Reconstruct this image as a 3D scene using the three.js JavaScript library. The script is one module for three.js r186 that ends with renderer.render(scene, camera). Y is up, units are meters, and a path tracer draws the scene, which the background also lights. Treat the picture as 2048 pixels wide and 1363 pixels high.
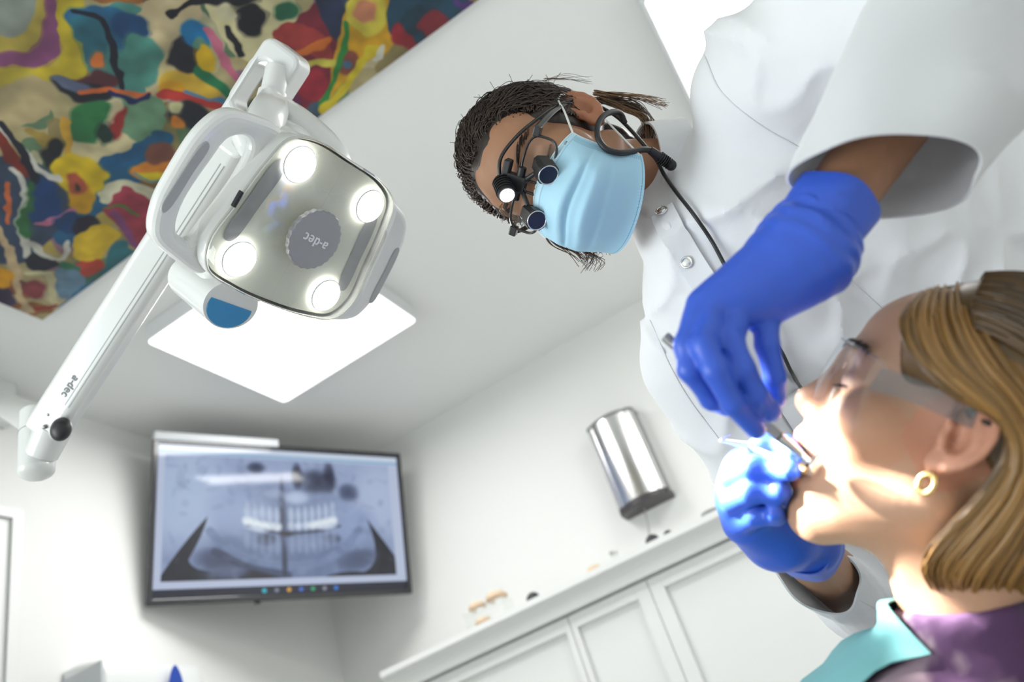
import * as THREE from 'three';
import { RoundedBoxGeometry } from 'three/addons/geometries/RoundedBoxGeometry.js';
import { TextGeometry } from 'three/addons/geometries/TextGeometry.js';
import { FontLoader } from 'three/addons/loaders/FontLoader.js';
import { mergeGeometries, mergeVertices, toCreasedNormals } from 'three/addons/utils/BufferGeometryUtils.js';
import { RectAreaLightUniformsLib } from 'three/addons/lights/RectAreaLightUniformsLib.js';

// ---------- camera, exposure ----------
const scene = new THREE.Scene();
scene.background = new THREE.Color(0x000000);
const FOCAL = 1610, CX = 1024, CY = 681.5;               // focal length and centre in pixels of the 2048 x 1363 frame
const EYE = new THREE.Vector3(0, 0.80, 0);
const camera = new THREE.PerspectiveCamera(2 * Math.atan(CY / FOCAL) * 180 / Math.PI, 2048 / 1363, 0.02, 30);
const CAMROT = new THREE.Matrix4().set(
  0.83060729, 0.48912254, 0.26617789, 0,
  -0.29417798, 0.79127387, -0.53604569, 0,
  -0.47281164, 0.36693978, 0.80112692, 0, 0, 0, 0, 1);
camera.quaternion.setFromRotationMatrix(CAMROT);
camera.position.copy(EYE);
camera.focus = 0.98;
camera.userData.fStop = 3.2;
camera.updateMatrixWorld(true);
const renderer = new THREE.WebGLRenderer({ antialias: true });
renderer.toneMapping = THREE.LinearToneMapping;
renderer.toneMappingExposure = 1.45;
renderer.shadowMap.enabled = true;
RectAreaLightUniformsLib.init();
const PANEL_LIGHT = 7.8, LAMP_LIGHT = 13, FILL_LIGHT = 4.7;

// ---------- small helpers ----------
let seed = 12345;
const rnd = () => { seed = (seed * 1664525 + 1013904223) >>> 0; return seed / 4294967296; };
const rr = (a, b) => a + (b - a) * rnd();
const V = (x, y, z) => new THREE.Vector3(x, y, z);
const lerp = (a, b, t) => a + (b - a) * t, clamp = (x, a, b) => Math.min(b, Math.max(a, x));
const sstep = (a, b, x) => { const t = clamp((x - a) / (b - a), 0, 1); return t * t * (3 - 2 * t); };
const rayOf = (u, v) => V((u - CX) / FOCAL, -(v - CY) / FOCAL, -1).applyMatrix4(CAMROT);
const P = (u, v, d) => rayOf(u, v).multiplyScalar(d).add(EYE);            // pixel + distance along the view axis
const onPlane = (u, v, axis, value) => { const r = rayOf(u, v); return r.multiplyScalar((value - EYE[axis]) / r[axis]).add(EYE); };
const camVec = (x, y, z) => V(x, y, z).applyMatrix4(CAMROT);
const used = {};
const numbered = (n) => { const k = used[n] = (used[n] ?? -1) + 1; return k ? `${n}_${String(k).padStart(3, '0')}` : n; };
function basis(x, y, z, o) { const m = new THREE.Matrix4().makeBasis(x, y, z); m.setPosition(o); return m; }
function shade(o) { o.castShadow = true; o.receiveShadow = true; return o; }
function thing(name, label, category, group) {
  const o = new THREE.Group(); o.name = numbered(name); o.userData = { label, category }; if (group) o.userData.group = group; scene.add(o); return o;
}
function solo(name, geo, m, label, category, group) {
  const o = shade(new THREE.Mesh(geo, m)); o.name = numbered(name); o.userData = { label, category }; if (group) o.userData.group = group; scene.add(o); return o;
}
function part(name, geo, m, parent, label) {
  const o = shade(new THREE.Mesh(geo, m)); o.name = name; if (label) o.userData.label = label; parent.add(o); return o;
}
function struct(name, geo, m) { const o = shade(new THREE.Mesh(geo, m)); o.name = name; o.userData = { kind: 'structure' }; scene.add(o); return o; }
const place = (o, p) => { o.position.copy(p); return o; };
// geometry moved so that the thing's origin sits at its base
function merge(list) {
  const c = list.filter(Boolean).map((g) => { g = g.index ? g.toNonIndexed() : g.clone(); for (const k of Object.keys(g.attributes)) if (!['position', 'normal', 'uv', 'color'].includes(k)) g.deleteAttribute(k); return g; });
  const col = c.some((g) => g.attributes.color);
  for (const g of c) {
    const n = g.attributes.position.count;
    if (!g.attributes.uv) g.setAttribute('uv', new THREE.BufferAttribute(new Float32Array(n * 2), 2));
    if (!g.attributes.normal) g.computeVertexNormals();
    if (col && !g.attributes.color) g.setAttribute('color', new THREE.BufferAttribute(new Float32Array(n * 3).fill(1), 3));
  }
  return mergeGeometries(c);
}
const mv = (g, x, y, z) => g.translate(x, y, z);
const box = (w, h, d, x = 0, y = 0, z = 0) => new THREE.BoxGeometry(w, h, d).translate(x, y, z);
const rbox = (w, h, d, r, x = 0, y = 0, z = 0, s = 3) => new RoundedBoxGeometry(w, h, d, s, r).translate(x, y, z);
function cylBetween(a, b, r0, r1 = r0, seg = 20) {
  const d = b.clone().sub(a), g = new THREE.CylinderGeometry(r1, r0, d.length(), seg);
  g.applyQuaternion(new THREE.Quaternion().setFromUnitVectors(V(0, 1, 0), d.clone().normalize()));
  return g.translate((a.x + b.x) / 2, (a.y + b.y) / 2, (a.z + b.z) / 2);
}
// swept tube with a radius that may vary, rounded ends
function tube(pts, radius, seg = 24, rad = 10, opt = {}) {
  const curve = new THREE.CatmullRomCurve3(pts, !!opt.closed, opt.type || 'centripetal');
  const fr = curve.computeFrenetFrames(seg, !!opt.closed), R = typeof radius === 'function' ? radius : () => radius;
  const flat = opt.flat || 1, pos = [], uv = [], idx = [];
  for (let i = 0; i <= seg; i++) {
    const t = i / seg, c = opt.closed ? curve.getPoint(t) : curve.getPointAt(t), r = R(t), N = fr.normals[i], B = fr.binormals[i];
    for (let k = 0; k <= rad; k++) {
      const a = k / rad * Math.PI * 2, ca = Math.cos(a) * r, sa = Math.sin(a) * r * flat;
      pos.push(c.x + N.x * ca + B.x * sa, c.y + N.y * ca + B.y * sa, c.z + N.z * ca + B.z * sa); uv.push(t, k / rad);
    }
  }
  for (let i = 0; i < seg; i++) for (let k = 0; k < rad; k++) { const a = i * (rad + 1) + k, b = a + rad + 1; idx.push(a, b, a + 1, b, b + 1, a + 1); }
  if (!opt.closed && !opt.open) for (const e of [0, seg]) {
    const c = curve.getPointAt(e / seg), T = fr.tangents[e].clone().multiplyScalar((e ? 1 : -1) * R(e / seg) * 0.6), m = pos.length / 3;
    pos.push(c.x + T.x, c.y + T.y, c.z + T.z); uv.push(e / seg, 0);
    for (let k = 0; k < rad; k++) { const a = e * (rad + 1) + k; e ? idx.push(a, m, a + 1) : idx.push(a, a + 1, m); }
  }
  const g = new THREE.BufferGeometry();
  g.setAttribute('position', new THREE.Float32BufferAttribute(pos, 3)); g.setAttribute('uv', new THREE.Float32BufferAttribute(uv, 2));
  g.setIndex(idx); g.computeVertexNormals(); return g;
}
// grid surface p(s,t), optionally thickened along its normals
function sheet(fn, ns, nt, thick = 0) {
  const pos = [], uv = [], idx = [];
  for (let j = 0; j <= nt; j++) for (let i = 0; i <= ns; i++) { const p = fn(i / ns, j / nt); pos.push(p.x, p.y, p.z); uv.push(i / ns, j / nt); }
  for (let j = 0; j < nt; j++) for (let i = 0; i < ns; i++) { const a = j * (ns + 1) + i, b = a + ns + 1; idx.push(a, a + 1, b, a + 1, b + 1, b); }
  let g = new THREE.BufferGeometry();
  g.setAttribute('position', new THREE.Float32BufferAttribute(pos, 3)); g.setAttribute('uv', new THREE.Float32BufferAttribute(uv, 2)); g.setIndex(idx); g.computeVertexNormals();
  if (!thick) return g;
  const n = (ns + 1) * (nt + 1), N = g.attributes.normal, pp = pos.slice();
  for (let i = 0; i < n; i++) pp.push(pos[i * 3] - N.getX(i) * thick, pos[i * 3 + 1] - N.getY(i) * thick, pos[i * 3 + 2] - N.getZ(i) * thick);
  const ii = idx.slice(); for (let i = 0; i < idx.length; i += 3) ii.push(idx[i] + n, idx[i + 2] + n, idx[i + 1] + n);
  const rim = (a, b) => ii.push(a, a + n, b, b, a + n, b + n);
  for (let i = 0; i < ns; i++) { rim(i + 1, i); rim(nt * (ns + 1) + i, nt * (ns + 1) + i + 1); }
  for (let j = 0; j < nt; j++) { rim(j * (ns + 1), (j + 1) * (ns + 1)); rim((j + 1) * (ns + 1) + ns, j * (ns + 1) + ns); }
  g = new THREE.BufferGeometry();
  g.setAttribute('position', new THREE.Float32BufferAttribute(pp, 3)); g.setAttribute('uv', new THREE.Float32BufferAttribute(uv.concat(uv), 2)); g.setIndex(ii);
  return toCreasedNormals(g, 0.9);
}
function extrude(shape, depth, bevel = 0, segs = 3, curveSegments = 24) {
  return new THREE.ExtrudeGeometry(shape, { depth: depth - 2 * bevel, bevelEnabled: bevel > 0, bevelThickness: bevel, bevelSize: bevel, bevelOffset: -bevel, bevelSegments: segs, curveSegments }).translate(0, 0, bevel);
}
function smoothShape(pts) { const c = new THREE.CatmullRomCurve3(pts.map(([x, y]) => V(x, y, 0)), true, 'centripetal'); return new THREE.Shape(c.getPoints(pts.length * 6).slice(0, -1).map((p) => new THREE.Vector2(p.x, p.y))); }
function roundRect(w, h, r, x = 0, y = 0) {
  const s = new THREE.Shape(), a = x - w / 2, b = y - h / 2;
  s.moveTo(a + r, b); s.lineTo(a + w - r, b); s.absarc(a + w - r, b + r, r, -Math.PI / 2, 0); s.lineTo(a + w, b + h - r); s.absarc(a + w - r, b + h - r, r, 0, Math.PI / 2);
  s.lineTo(a + r, b + h); s.absarc(a + r, b + h - r, r, Math.PI / 2, Math.PI); s.lineTo(a, b + r); s.absarc(a + r, b + r, r, Math.PI, Math.PI * 1.5); return s;
}
// value noise
const hash3 = (x, y, z) => { let h = (x * 374761393 + y * 668265263 + z * 2147483647) | 0; h = Math.imul(h ^ (h >>> 13), 1274126177); return ((h ^ (h >>> 16)) >>> 0) / 4294967296; };
function noise3(x, y, z) {
  const i = Math.floor(x), j = Math.floor(y), k = Math.floor(z); let a = x - i, b = y - j, c = z - k; a = a * a * (3 - 2 * a); b = b * b * (3 - 2 * b); c = c * c * (3 - 2 * c);
  const l = (p, q, t) => p + (q - p) * t;
  return l(l(l(hash3(i, j, k), hash3(i + 1, j, k), a), l(hash3(i, j + 1, k), hash3(i + 1, j + 1, k), a), b), l(l(hash3(i, j, k + 1), hash3(i + 1, j, k + 1), a), l(hash3(i, j + 1, k + 1), hash3(i + 1, j + 1, k + 1), a), b), c);
}
// ---------- distance fields ----------
const smin = (a, b, k) => { const h = Math.max(k - Math.abs(a - b), 0) / k; return Math.min(a, b) - h * h * k * 0.25; };
const smax = (a, b, k) => -smin(-a, -b, k);
const sph = (x, y, z, cx, cy, cz, r) => Math.hypot(x - cx, y - cy, z - cz) - r;
function ell(x, y, z, cx, cy, cz, a, b, c) {
  x -= cx; y -= cy; z -= cz; const k0 = Math.hypot(x / a, y / b, z / c), k1 = Math.hypot(x / (a * a), y / (b * b), z / (c * c));
  return k1 < 1e-9 ? -Math.min(a, b, c) : k0 * (k0 - 1) / k1;
}
function cap(x, y, z, ax, ay, az, bx, by, bz, ra, rb) {
  const dx = bx - ax, dy = by - ay, dz = bz - az, px = x - ax, py = y - ay, pz = z - az;
  const t = clamp((px * dx + py * dy + pz * dz) / (dx * dx + dy * dy + dz * dz), 0, 1);
  return Math.hypot(px - dx * t, py - dy * t, pz - dz * t) - (ra + (rb - ra) * t);
}
const capV = (x, y, z, a, b, ra, rb) => cap(x, y, z, a.x, a.y, a.z, b.x, b.y, b.z, ra, rb);
// surface nets over a field, with coarse skipping
function sdfGeo(f, lo, hi, h, colorFn) {
  const nx = Math.ceil((hi.x - lo.x) / h) + 1, ny = Math.ceil((hi.y - lo.y) / h) + 1, nz = Math.ceil((hi.z - lo.z) / h) + 1, B = 6;
  const val = new Float32Array(nx * ny * nz), at = (i, j, k) => (k * ny + j) * nx + i, rad = B * h * 0.87;
  for (let K = 0; K < nz; K += B) for (let J = 0; J < ny; J += B) for (let I = 0; I < nx; I += B) {
    const c = f(lo.x + (I + (B - 1) / 2) * h, lo.y + (J + (B - 1) / 2) * h, lo.z + (K + (B - 1) / 2) * h), far = Math.abs(c) > rad * 1.5 + h;
    for (let k = K; k < Math.min(K + B, nz); k++) for (let j = J; j < Math.min(J + B, ny); j++) for (let i = I; i < Math.min(I + B, nx); i++)
      val[at(i, j, k)] = far ? c : f(lo.x + i * h, lo.y + j * h, lo.z + k * h);
  }
  const vid = new Int32Array(nx * ny * nz).fill(-1), pos = [], idx = [];
  const E = [[0, 1], [2, 3], [4, 5], [6, 7], [0, 2], [1, 3], [4, 6], [5, 7], [0, 4], [1, 5], [2, 6], [3, 7]];
  const c8 = new Float32Array(8);
  for (let k = 0; k < nz - 1; k++) for (let j = 0; j < ny - 1; j++) for (let i = 0; i < nx - 1; i++) {
    let m = 0; for (let q = 0; q < 8; q++) { c8[q] = val[at(i + (q & 1), j + ((q >> 1) & 1), k + (q >> 2))]; if (c8[q] < 0) m |= 1 << q; }
    if (m === 0 || m === 255) continue;
    let x = 0, y = 0, z = 0, n = 0;
    for (const [a, b] of E) if ((c8[a] < 0) !== (c8[b] < 0)) {
      const t = c8[a] / (c8[a] - c8[b]);
      x += lerp(a & 1, b & 1, t); y += lerp((a >> 1) & 1, (b >> 1) & 1, t); z += lerp(a >> 2, b >> 2, t); n++;
    }
    vid[at(i, j, k)] = pos.length / 3; pos.push(lo.x + (i + x / n) * h, lo.y + (j + y / n) * h, lo.z + (k + z / n) * h);
  }
  const quad = (a, b, c, d, flip) => { if (a < 0 || b < 0 || c < 0 || d < 0) return; flip ? idx.push(a, c, b, a, d, c) : idx.push(a, b, c, a, c, d); };
  for (let k = 1; k < nz - 1; k++) for (let j = 1; j < ny - 1; j++) for (let i = 1; i < nx - 1; i++) {
    const s = val[at(i, j, k)] < 0;
    if (s !== val[at(i + 1, j, k)] < 0) quad(vid[at(i, j - 1, k - 1)], vid[at(i, j, k - 1)], vid[at(i, j, k)], vid[at(i, j - 1, k)], !s);
    if (s !== val[at(i, j + 1, k)] < 0) quad(vid[at(i - 1, j, k - 1)], vid[at(i - 1, j, k)], vid[at(i, j, k)], vid[at(i, j, k - 1)], !s);
    if (s !== val[at(i, j, k + 1)] < 0) quad(vid[at(i - 1, j - 1, k)], vid[at(i, j - 1, k)], vid[at(i, j, k)], vid[at(i - 1, j, k)], !s);
  }
  const g = new THREE.BufferGeometry();
  g.setAttribute('position', new THREE.Float32BufferAttribute(pos, 3)); g.setIndex(idx); g.computeVertexNormals();
  if (colorFn) { const c = new Float32Array(pos.length); for (let i = 0; i < pos.length; i += 3) { const q = colorFn(pos[i], pos[i + 1], pos[i + 2]); c[i] = q[0]; c[i + 1] = q[1]; c[i + 2] = q[2]; } g.setAttribute('color', new THREE.BufferAttribute(c, 3)); }
  return g;
}
// where the sight line through a pixel meets a field
function hit(f, u, v, d0 = 0.3, d1 = 1.6, miss = 1.02) {
  const r = rayOf(u, v), L = r.length(); let d = d0;
  for (let i = 0; i < 200 && d < d1; i++) { const s = f(EYE.x + r.x * d, EYE.y + r.y * d, EYE.z + r.z * d); if (s < 0.0004) return r.multiplyScalar(d).add(EYE); d += s / L * 0.7; }
  return r.multiplyScalar(miss).add(EYE);
}
function gradient(f, p) { const e = 0.002; return V(f(p.x + e, p.y, p.z) - f(p.x - e, p.y, p.z), f(p.x, p.y + e, p.z) - f(p.x, p.y - e, p.z), f(p.x, p.y, p.z + e) - f(p.x, p.y, p.z - e)).normalize(); }
// field given in a local frame -> field in the world
function localField(f, m) { const e = m.clone().invert().elements; return (x, y, z) => f(e[0] * x + e[4] * y + e[8] * z + e[12], e[1] * x + e[5] * y + e[9] * z + e[13], e[2] * x + e[6] * y + e[10] * z + e[14]); }

// ---------- textures and materials ----------
function canvasTex(w, h, draw) { const c = document.createElement('canvas'); c.width = w; c.height = h; draw(c.getContext('2d'), w, h); const t = new THREE.CanvasTexture(c); t.colorSpace = THREE.SRGBColorSpace; t.anisotropy = 8; return t; }
function noiseTex(n, fn, rep) {
  const d = new Uint8Array(n * n * 4); for (let j = 0; j < n; j++) for (let i = 0; i < n; i++) { const v = clamp(fn(i / n, j / n), 0, 1) * 255; d.set([v, v, v, 255], (j * n + i) * 4); }
  const t = new THREE.DataTexture(d, n, n); t.wrapS = t.wrapT = THREE.RepeatWrapping; t.magFilter = THREE.LinearFilter; t.repeat.set(rep, rep); t.needsUpdate = true; return t;
}
const wrapN = (s, t, f, o) => { const a = s * Math.PI * 2, b = t * Math.PI * 2, r = f / (Math.PI * 2); return noise3(Math.cos(a) * r + 50 + o, Math.sin(a) * r + 50 + Math.cos(b) * r, Math.sin(b) * r + 90); };
const plasterBump = noiseTex(256, (s, t) => 0.5 * wrapN(s, t, 60, 0) + 0.3 * wrapN(s, t, 24, 7) + 0.2 * rnd(), 1.6);
const clothBump = noiseTex(128, (s, t) => 0.5 + 0.25 * Math.sin(s * Math.PI * 2 * 32) * Math.sin(t * Math.PI * 2 * 32) + 0.25 * wrapN(s, t, 20, 3), 8);
const mat = (o) => new THREE.MeshStandardMaterial(o);
const phys = (o) => new THREE.MeshPhysicalMaterial(o);
const lin = (r, g, b) => new THREE.Color().setRGB(r, g, b);
const M = {
  wall: mat({ color: lin(0.80, 0.805, 0.79), roughness: 0.85, bumpMap: plasterBump, bumpScale: 0.0006 }),
  ceiling: mat({ color: lin(0.80, 0.81, 0.80), roughness: 0.95 }),
  floor: mat({ color: lin(0.56, 0.55, 0.53), roughness: 0.5 }),
  whitePaint: mat({ color: lin(0.78, 0.79, 0.78), roughness: 0.45 }),
  lampWhite: phys({ color: lin(0.72, 0.73, 0.72), roughness: 0.28, clearcoat: 0.5, clearcoatRoughness: 0.12 }),
  lampGrey: phys({ color: lin(0.36, 0.37, 0.375), roughness: 0.3, clearcoat: 0.4, clearcoatRoughness: 0.15 }),
  sleeveCloth: phys({ color: lin(0.79, 0.80, 0.825), roughness: 1, transmission: 0.22, thickness: 0, bumpMap: clothBump, bumpScale: 0.0002 }),
  black: mat({ color: lin(0.012, 0.012, 0.014), roughness: 0.45 }),
  blackGloss: phys({ color: lin(0.01, 0.01, 0.012), roughness: 0.25, clearcoat: 0.4 }),
  steel: mat({ color: lin(0.72, 0.72, 0.72), roughness: 0.22, metalness: 1 }),
  steelDark: mat({ color: lin(0.30, 0.30, 0.31), roughness: 0.35, metalness: 1 }),
  pane: phys({ color: lin(0.97, 0.98, 0.97), roughness: 0.03, transmission: 1, thickness: 0, ior: 1.45 }),
  skin: phys({ color: lin(1, 1, 1), vertexColors: true, roughness: 0.5, specularIntensity: 0.8 }),
  glove: phys({ color: lin(0.034, 0.105, 0.60), roughness: 0.4 }),
  tunic: mat({ color: lin(0.79, 0.80, 0.825), roughness: 0.9, bumpMap: clothBump, bumpScale: 0.0002 }),
};
// ---------- the room ----------
const WX = -2.062, WZ = -2.738, RX = 0.94, FZ = 2.2, CEIL = 2.49, PANEL_Y = 2.43;
const boxUV = (g, s = 1) => { const p = g.attributes.position, n = g.attributes.normal, uv = g.attributes.uv; for (let i = 0; i < p.count; i++) { const ax = Math.abs(n.getX(i)), ay = Math.abs(n.getY(i)); ax > 0.7 ? uv.setXY(i, p.getZ(i) * s, p.getY(i) * s) : ay > 0.7 ? uv.setXY(i, p.getX(i) * s, p.getZ(i) * s) : uv.setXY(i, p.getX(i) * s, p.getY(i) * s); } return g; };
const T = 0.12, MX = (WX + RX) / 2, LX = RX - WX, MZ = (WZ + FZ) / 2, LZ = FZ - WZ;
struct('floor', boxUV(box(LX + 2 * T, T, LZ + 2 * T, MX, -T / 2, MZ)), M.floor);
struct('ceiling', boxUV(box(LX + 2 * T, T, LZ + 2 * T, MX, CEIL + T / 2, MZ)), M.ceiling);
struct('wall_back', boxUV(box(LX + 2 * T, CEIL, T, MX, CEIL / 2, WZ - T / 2)), M.wall);
struct('wall_front', boxUV(box(LX + 2 * T, CEIL, T, MX, CEIL / 2, FZ + T / 2)), M.wall);
struct('wall_left', boxUV(box(T, CEIL, LZ, WX - T / 2, CEIL / 2, MZ)), M.wall);
struct('wall_right', boxUV(box(T, CEIL, LZ, RX + T / 2, CEIL / 2, MZ)), M.wall);
{ // door in the left wall: only the corner of its frame shows
  const z1 = -1.385, z0 = z1 + 0.92, top = 2.085;
  const d = new THREE.Group(); d.name = 'door_1'; d.userData = { kind: 'structure' }; d.position.set(WX, 0, 0); scene.add(d);
  for (const [a, w, t] of [[0, 0.07, 0.016], [0.004, 0.03, 0.028]]) {
    const o = new THREE.Shape([[z1 + a, 0], [z0 - a, 0], [z0 - a, top - a], [z1 + a, top - a]].map(([p, q]) => new THREE.Vector2(-p, q))), i = new THREE.Path([[z1 + a + w, -0.01], [z0 - a - w, -0.01], [z0 - a - w, top - a - w], [z1 + a + w, top - a - w]].map(([p, q]) => new THREE.Vector2(-p, Math.max(q, 0.001)))); o.holes.push(i);
    part('door_frame', extrude(o, t, 0.003, 2).rotateY(Math.PI / 2), M.whitePaint, d);
  }
  part('door_leaf', rbox(0.012, top - 0.075, z0 - z1 - 0.14, 0.002, 0.006, (top - 0.075) / 2, (z0 + z1) / 2), M.whitePaint, d);
}
// ---------- ceiling light panels ----------
const diffuser = mat({ color: lin(0.9, 0.9, 0.9), roughness: 0.6, emissive: lin(1, 1, 1), emissiveIntensity: 1.3 });
const panelFrame = mat({ color: lin(0.70, 0.72, 0.73), roughness: 0.4 });
function ceilingPanel(x0, z0, label) {        // x0, z0: left and near edge of the glowing face, 0.6 m square
  const W = 0.605, t = thing('ceiling_light_panel', label, 'light', 'square ceiling lights'), cx = x0 + W / 2, cz = z0 - W / 2;
  t.position.set(cx, PANEL_Y, cz);
  const outer = roundRect(W + 0.012, W + 0.012, 0.028); outer.holes.push(roundRect(W - 0.006, W - 0.006, 0.018));
  part('frame', extrude(outer, CEIL - PANEL_Y, 0.004, 2).rotateX(-Math.PI / 2), panelFrame, t);
  part('diffuser', extrude(roundRect(W - 0.006, W - 0.006, 0.018), 0.006).rotateX(-Math.PI / 2).translate(0, 0.002, 0), diffuser, t, 'glowing white diffuser');
  const L = new THREE.RectAreaLight(0xffffff, PANEL_LIGHT, W - 0.02, W - 0.02); L.color.setRGB(1, 0.985, 0.965);
  L.position.set(cx, PANEL_Y - 0.004, cz); L.lookAt(cx, 0, cz); L.name = 'panel_light'; scene.add(L);
}
const pA = onPlane(290, 685, 'y', PANEL_Y), pB = onPlane(1285, 0, 'y', PANEL_Y);
ceilingPanel(pA.x, pA.z, 'square ceiling light panel beside the painting, above the television');
ceilingPanel(pB.x, pB.z, 'square ceiling light panel behind the dentist\'s shoulder');
{ // added for soft fill: an unseen window in the left wall, behind the camera
  const w = new THREE.Group(); w.name = 'added_window_1'; w.userData = { kind: 'structure' }; const W = 1.5, H = 1.35, cz = 0.85, cy = 1.25; w.position.set(WX, cy, cz); w.rotation.y = Math.PI / 2; scene.add(w);
  const o = roundRect(W + 0.1, H + 0.1, 0.01); o.holes.push(roundRect(W, H, 0.004)); part('added_window_frame', extrude(o, 0.04, 0.004, 2), M.whitePaint, w);
  part('added_mullion', rbox(0.04, H, 0.03, 0.004, 0, 0, 0.016), M.whitePaint, w);
  part('added_fill_pane', new THREE.PlaneGeometry(W, H).translate(0, 0, 0.004), mat({ color: lin(0.5, 0.5, 0.5), emissive: lin(0.92, 0.99, 1), emissiveIntensity: 1 }), w, 'glowing pane of the added window');
  const L = new THREE.RectAreaLight(0xffffff, FILL_LIGHT, W, H); L.color.setRGB(0.93, 0.995, 1.0); L.position.set(WX + 0.05, cy, cz); L.lookAt(0, cy, cz); L.name = 'added_fill_light'; scene.add(L);
}
// ---------- abstract canvas on the ceiling ----------
{
  const Y = CEIL - 0.022, c0 = onPlane(85, 640, 'y', Y), W = 1.9, H = 1.35;      // far left corner; runs towards +x and +z
  const S = 1000;                                                                // texture pixels per metre
  const tex = canvasTex(Math.round(W * S), Math.round(H * S), (g, w, h) => {
    const q = (u, v) => { const p = onPlane(u, v, 'y', Y); return [(p.x - c0.x) * S, (p.z - c0.z) * S]; };
    g.fillStyle = '#b3a679'; g.fillRect(0, 0, w, h);
    { const pal = ['#8f7f4e', '#3c6b5e', '#7a5a34', '#a58a3a', '#2d4a66', '#6f3a3c', '#b7a24a', '#54785a', '#22303f', '#8f6a8a', '#c7bd98', '#9a5a2a']; for (let i = 0; i < 460; i++) { const x = rr(0, w), y = rr(0, h), r = rr(25, 95); g.fillStyle = pal[Math.floor(rnd() * pal.length)]; g.globalAlpha = 0.85; g.beginPath(); g.ellipse(x, y, r, r * rr(0.35, 0.9), rr(0, 3.14), 0, 6.2832); g.fill(); } g.globalAlpha = 1; }
    const blob = (col, pts, soft = 0) => {            // smooth closed patch of paint
      const a = pts.map(([u, v]) => q(u, v)); g.beginPath();
      const mid = (i) => [(a[i][0] + a[(i + 1) % a.length][0]) / 2, (a[i][1] + a[(i + 1) % a.length][1]) / 2];
      g.moveTo(...mid(a.length - 1)); for (let i = 0; i < a.length; i++) g.quadraticCurveTo(...a[i], ...mid(i));
      g.closePath(); g.fillStyle = col; g.fill(); if (soft) { g.strokeStyle = col; g.globalAlpha = 0.35; g.lineWidth = soft; g.stroke(); g.globalAlpha = 1; }
    };
    const oval = (col, u, v, a, b, turn = 0) => { const p = []; for (let i = 0; i < 10; i++) { const t = i / 10 * 6.283, x = Math.cos(t) * a, y = Math.sin(t) * b; p.push([u + x * Math.cos(turn) - y * Math.sin(turn), v + x * Math.sin(turn) + y * Math.cos(turn)]); } blob(col, p, 10); };
    const stroke = (col, width, pts) => { const a = pts.map(([u, v]) => q(u, v)); g.beginPath(); g.moveTo(...a[0]); for (let i = 1; i < a.length - 1; i++) g.quadraticCurveTo(...a[i], (a[i][0] + a[i + 1][0]) / 2, (a[i][1] + a[i + 1][1]) / 2); g.lineTo(...a[a.length - 1]); g.lineCap = 'round'; g.strokeStyle = col; g.lineWidth = width; g.stroke(); };
    // broad grounds
    blob('#b9a86a', [[-80, -60], [170, -60], [180, 150], [60, 180], [-80, 160]]);
    blob('#4d8f86', [[160, 20], [330, 0], [330, 190], [180, 190]]);
    blob('#cdbb92', [[290, -20], [420, 0], [420, 60], [310, 200], [280, 170]]);
    blob('#b8a77c', [[-60, 150], [90, 150], [120, 230], [20, 260], [-60, 240]]);
    blob('#6f9a78', [[150, 200], [330, 170], [340, 290], [180, 330]]);
    blob('#d6c99b', [[110, 290], [260, 240], [290, 320], [120, 350]]);
    blob('#1d5f8e', [[220, 300], [340, 250], [330, 330], [200, 430], [190, 390]]);
    blob('#35455f', [[-60, 300], [130, 330], [140, 470], [-40, 560]]);
    blob('#d8cf9f', [[400, -40], [580, -40], [575, 90], [470, 120]]);
    blob('#7d2638', [[560, 20], [680, 0], [700, 120], [600, 240], [540, 190]]);
    blob('#26314f', [[600, -40], [760, -40], [730, 90], [640, 90]]);
    blob('#d9a51f', [[690, -40], [830, -40], [800, 90], [700, 150], [640, 220]]);
    blob('#1e4a63', [[770, -40], [960, -40], [900, 60], [790, 110]]);
    // ring of soft colour in the near corner
    oval('#c8b53c', -10, 40, 170, 140); oval('#8a4c78', -5, 40, 150, 115); oval('#b9a548', -5, 30, 118, 85); oval('#8d958b', 10, 15, 75, 55);
    stroke('#c9b32c', 46, [[165, -30], [158, 60], [150, 130], [90, 150]]);
    // blue field with a dark spine
    oval('#23628a', 225, 55, 70, 42, 0.3); oval('#174a7d', 275, 60, 40, 26); oval('#2b6d80', 190, 80, 26, 55); oval('#4f9285', 285, 120, 45, 50);
    stroke('#10182a', 15, [[178, 28], [215, 30], [226, 80], [228, 170]]); oval('#e07a35', 193, 118, 13, 12);
    oval('#5c2a35', 180, 158, 44, 22, -0.1); oval('#141a26', 150, 178, 56, 24, 0.35); oval('#606a88', 135, 165, 40, 15, 0.3); stroke('#dc6f33', 14, [[150, 180], [220, 178], [298, 184]]);
    stroke('#15225a', 16, [[205, 186], [260, 198], [296, 186]]);
    // warm and pale shapes in the middle
    oval('#d5c48f', 360, 140, 45, 65, 0.5); oval('#dcb43c', 375, 165, 62, 34, 0.25); oval('#e3a51d', 345, 175, 30, 18); oval('#20202c', 372, 105, 36, 30, 0.2); oval('#1679b2', 400, 70, 28, 22);
    oval('#e0b81e', 412, 108, 18, 26, -0.2); stroke('#1e7a4e', 26, [[400, 130], [440, 170], [460, 200]]); stroke('#c96f88', 20, [[430, 70], [460, 130], [485, 180]]);
    stroke('#c43c36', 30, [[330, 190], [390, 195], [460, 215]]); stroke('#4f8fb5', 12, [[375, 182], [420, 196], [460, 200]]);
    oval('#1c2230', 385, 232, 50, 26, 0.2); oval('#e58b2c', 362, 246, 18, 10, 0.7); oval('#d9d7a0', 352, 216, 14, 12);
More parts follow.
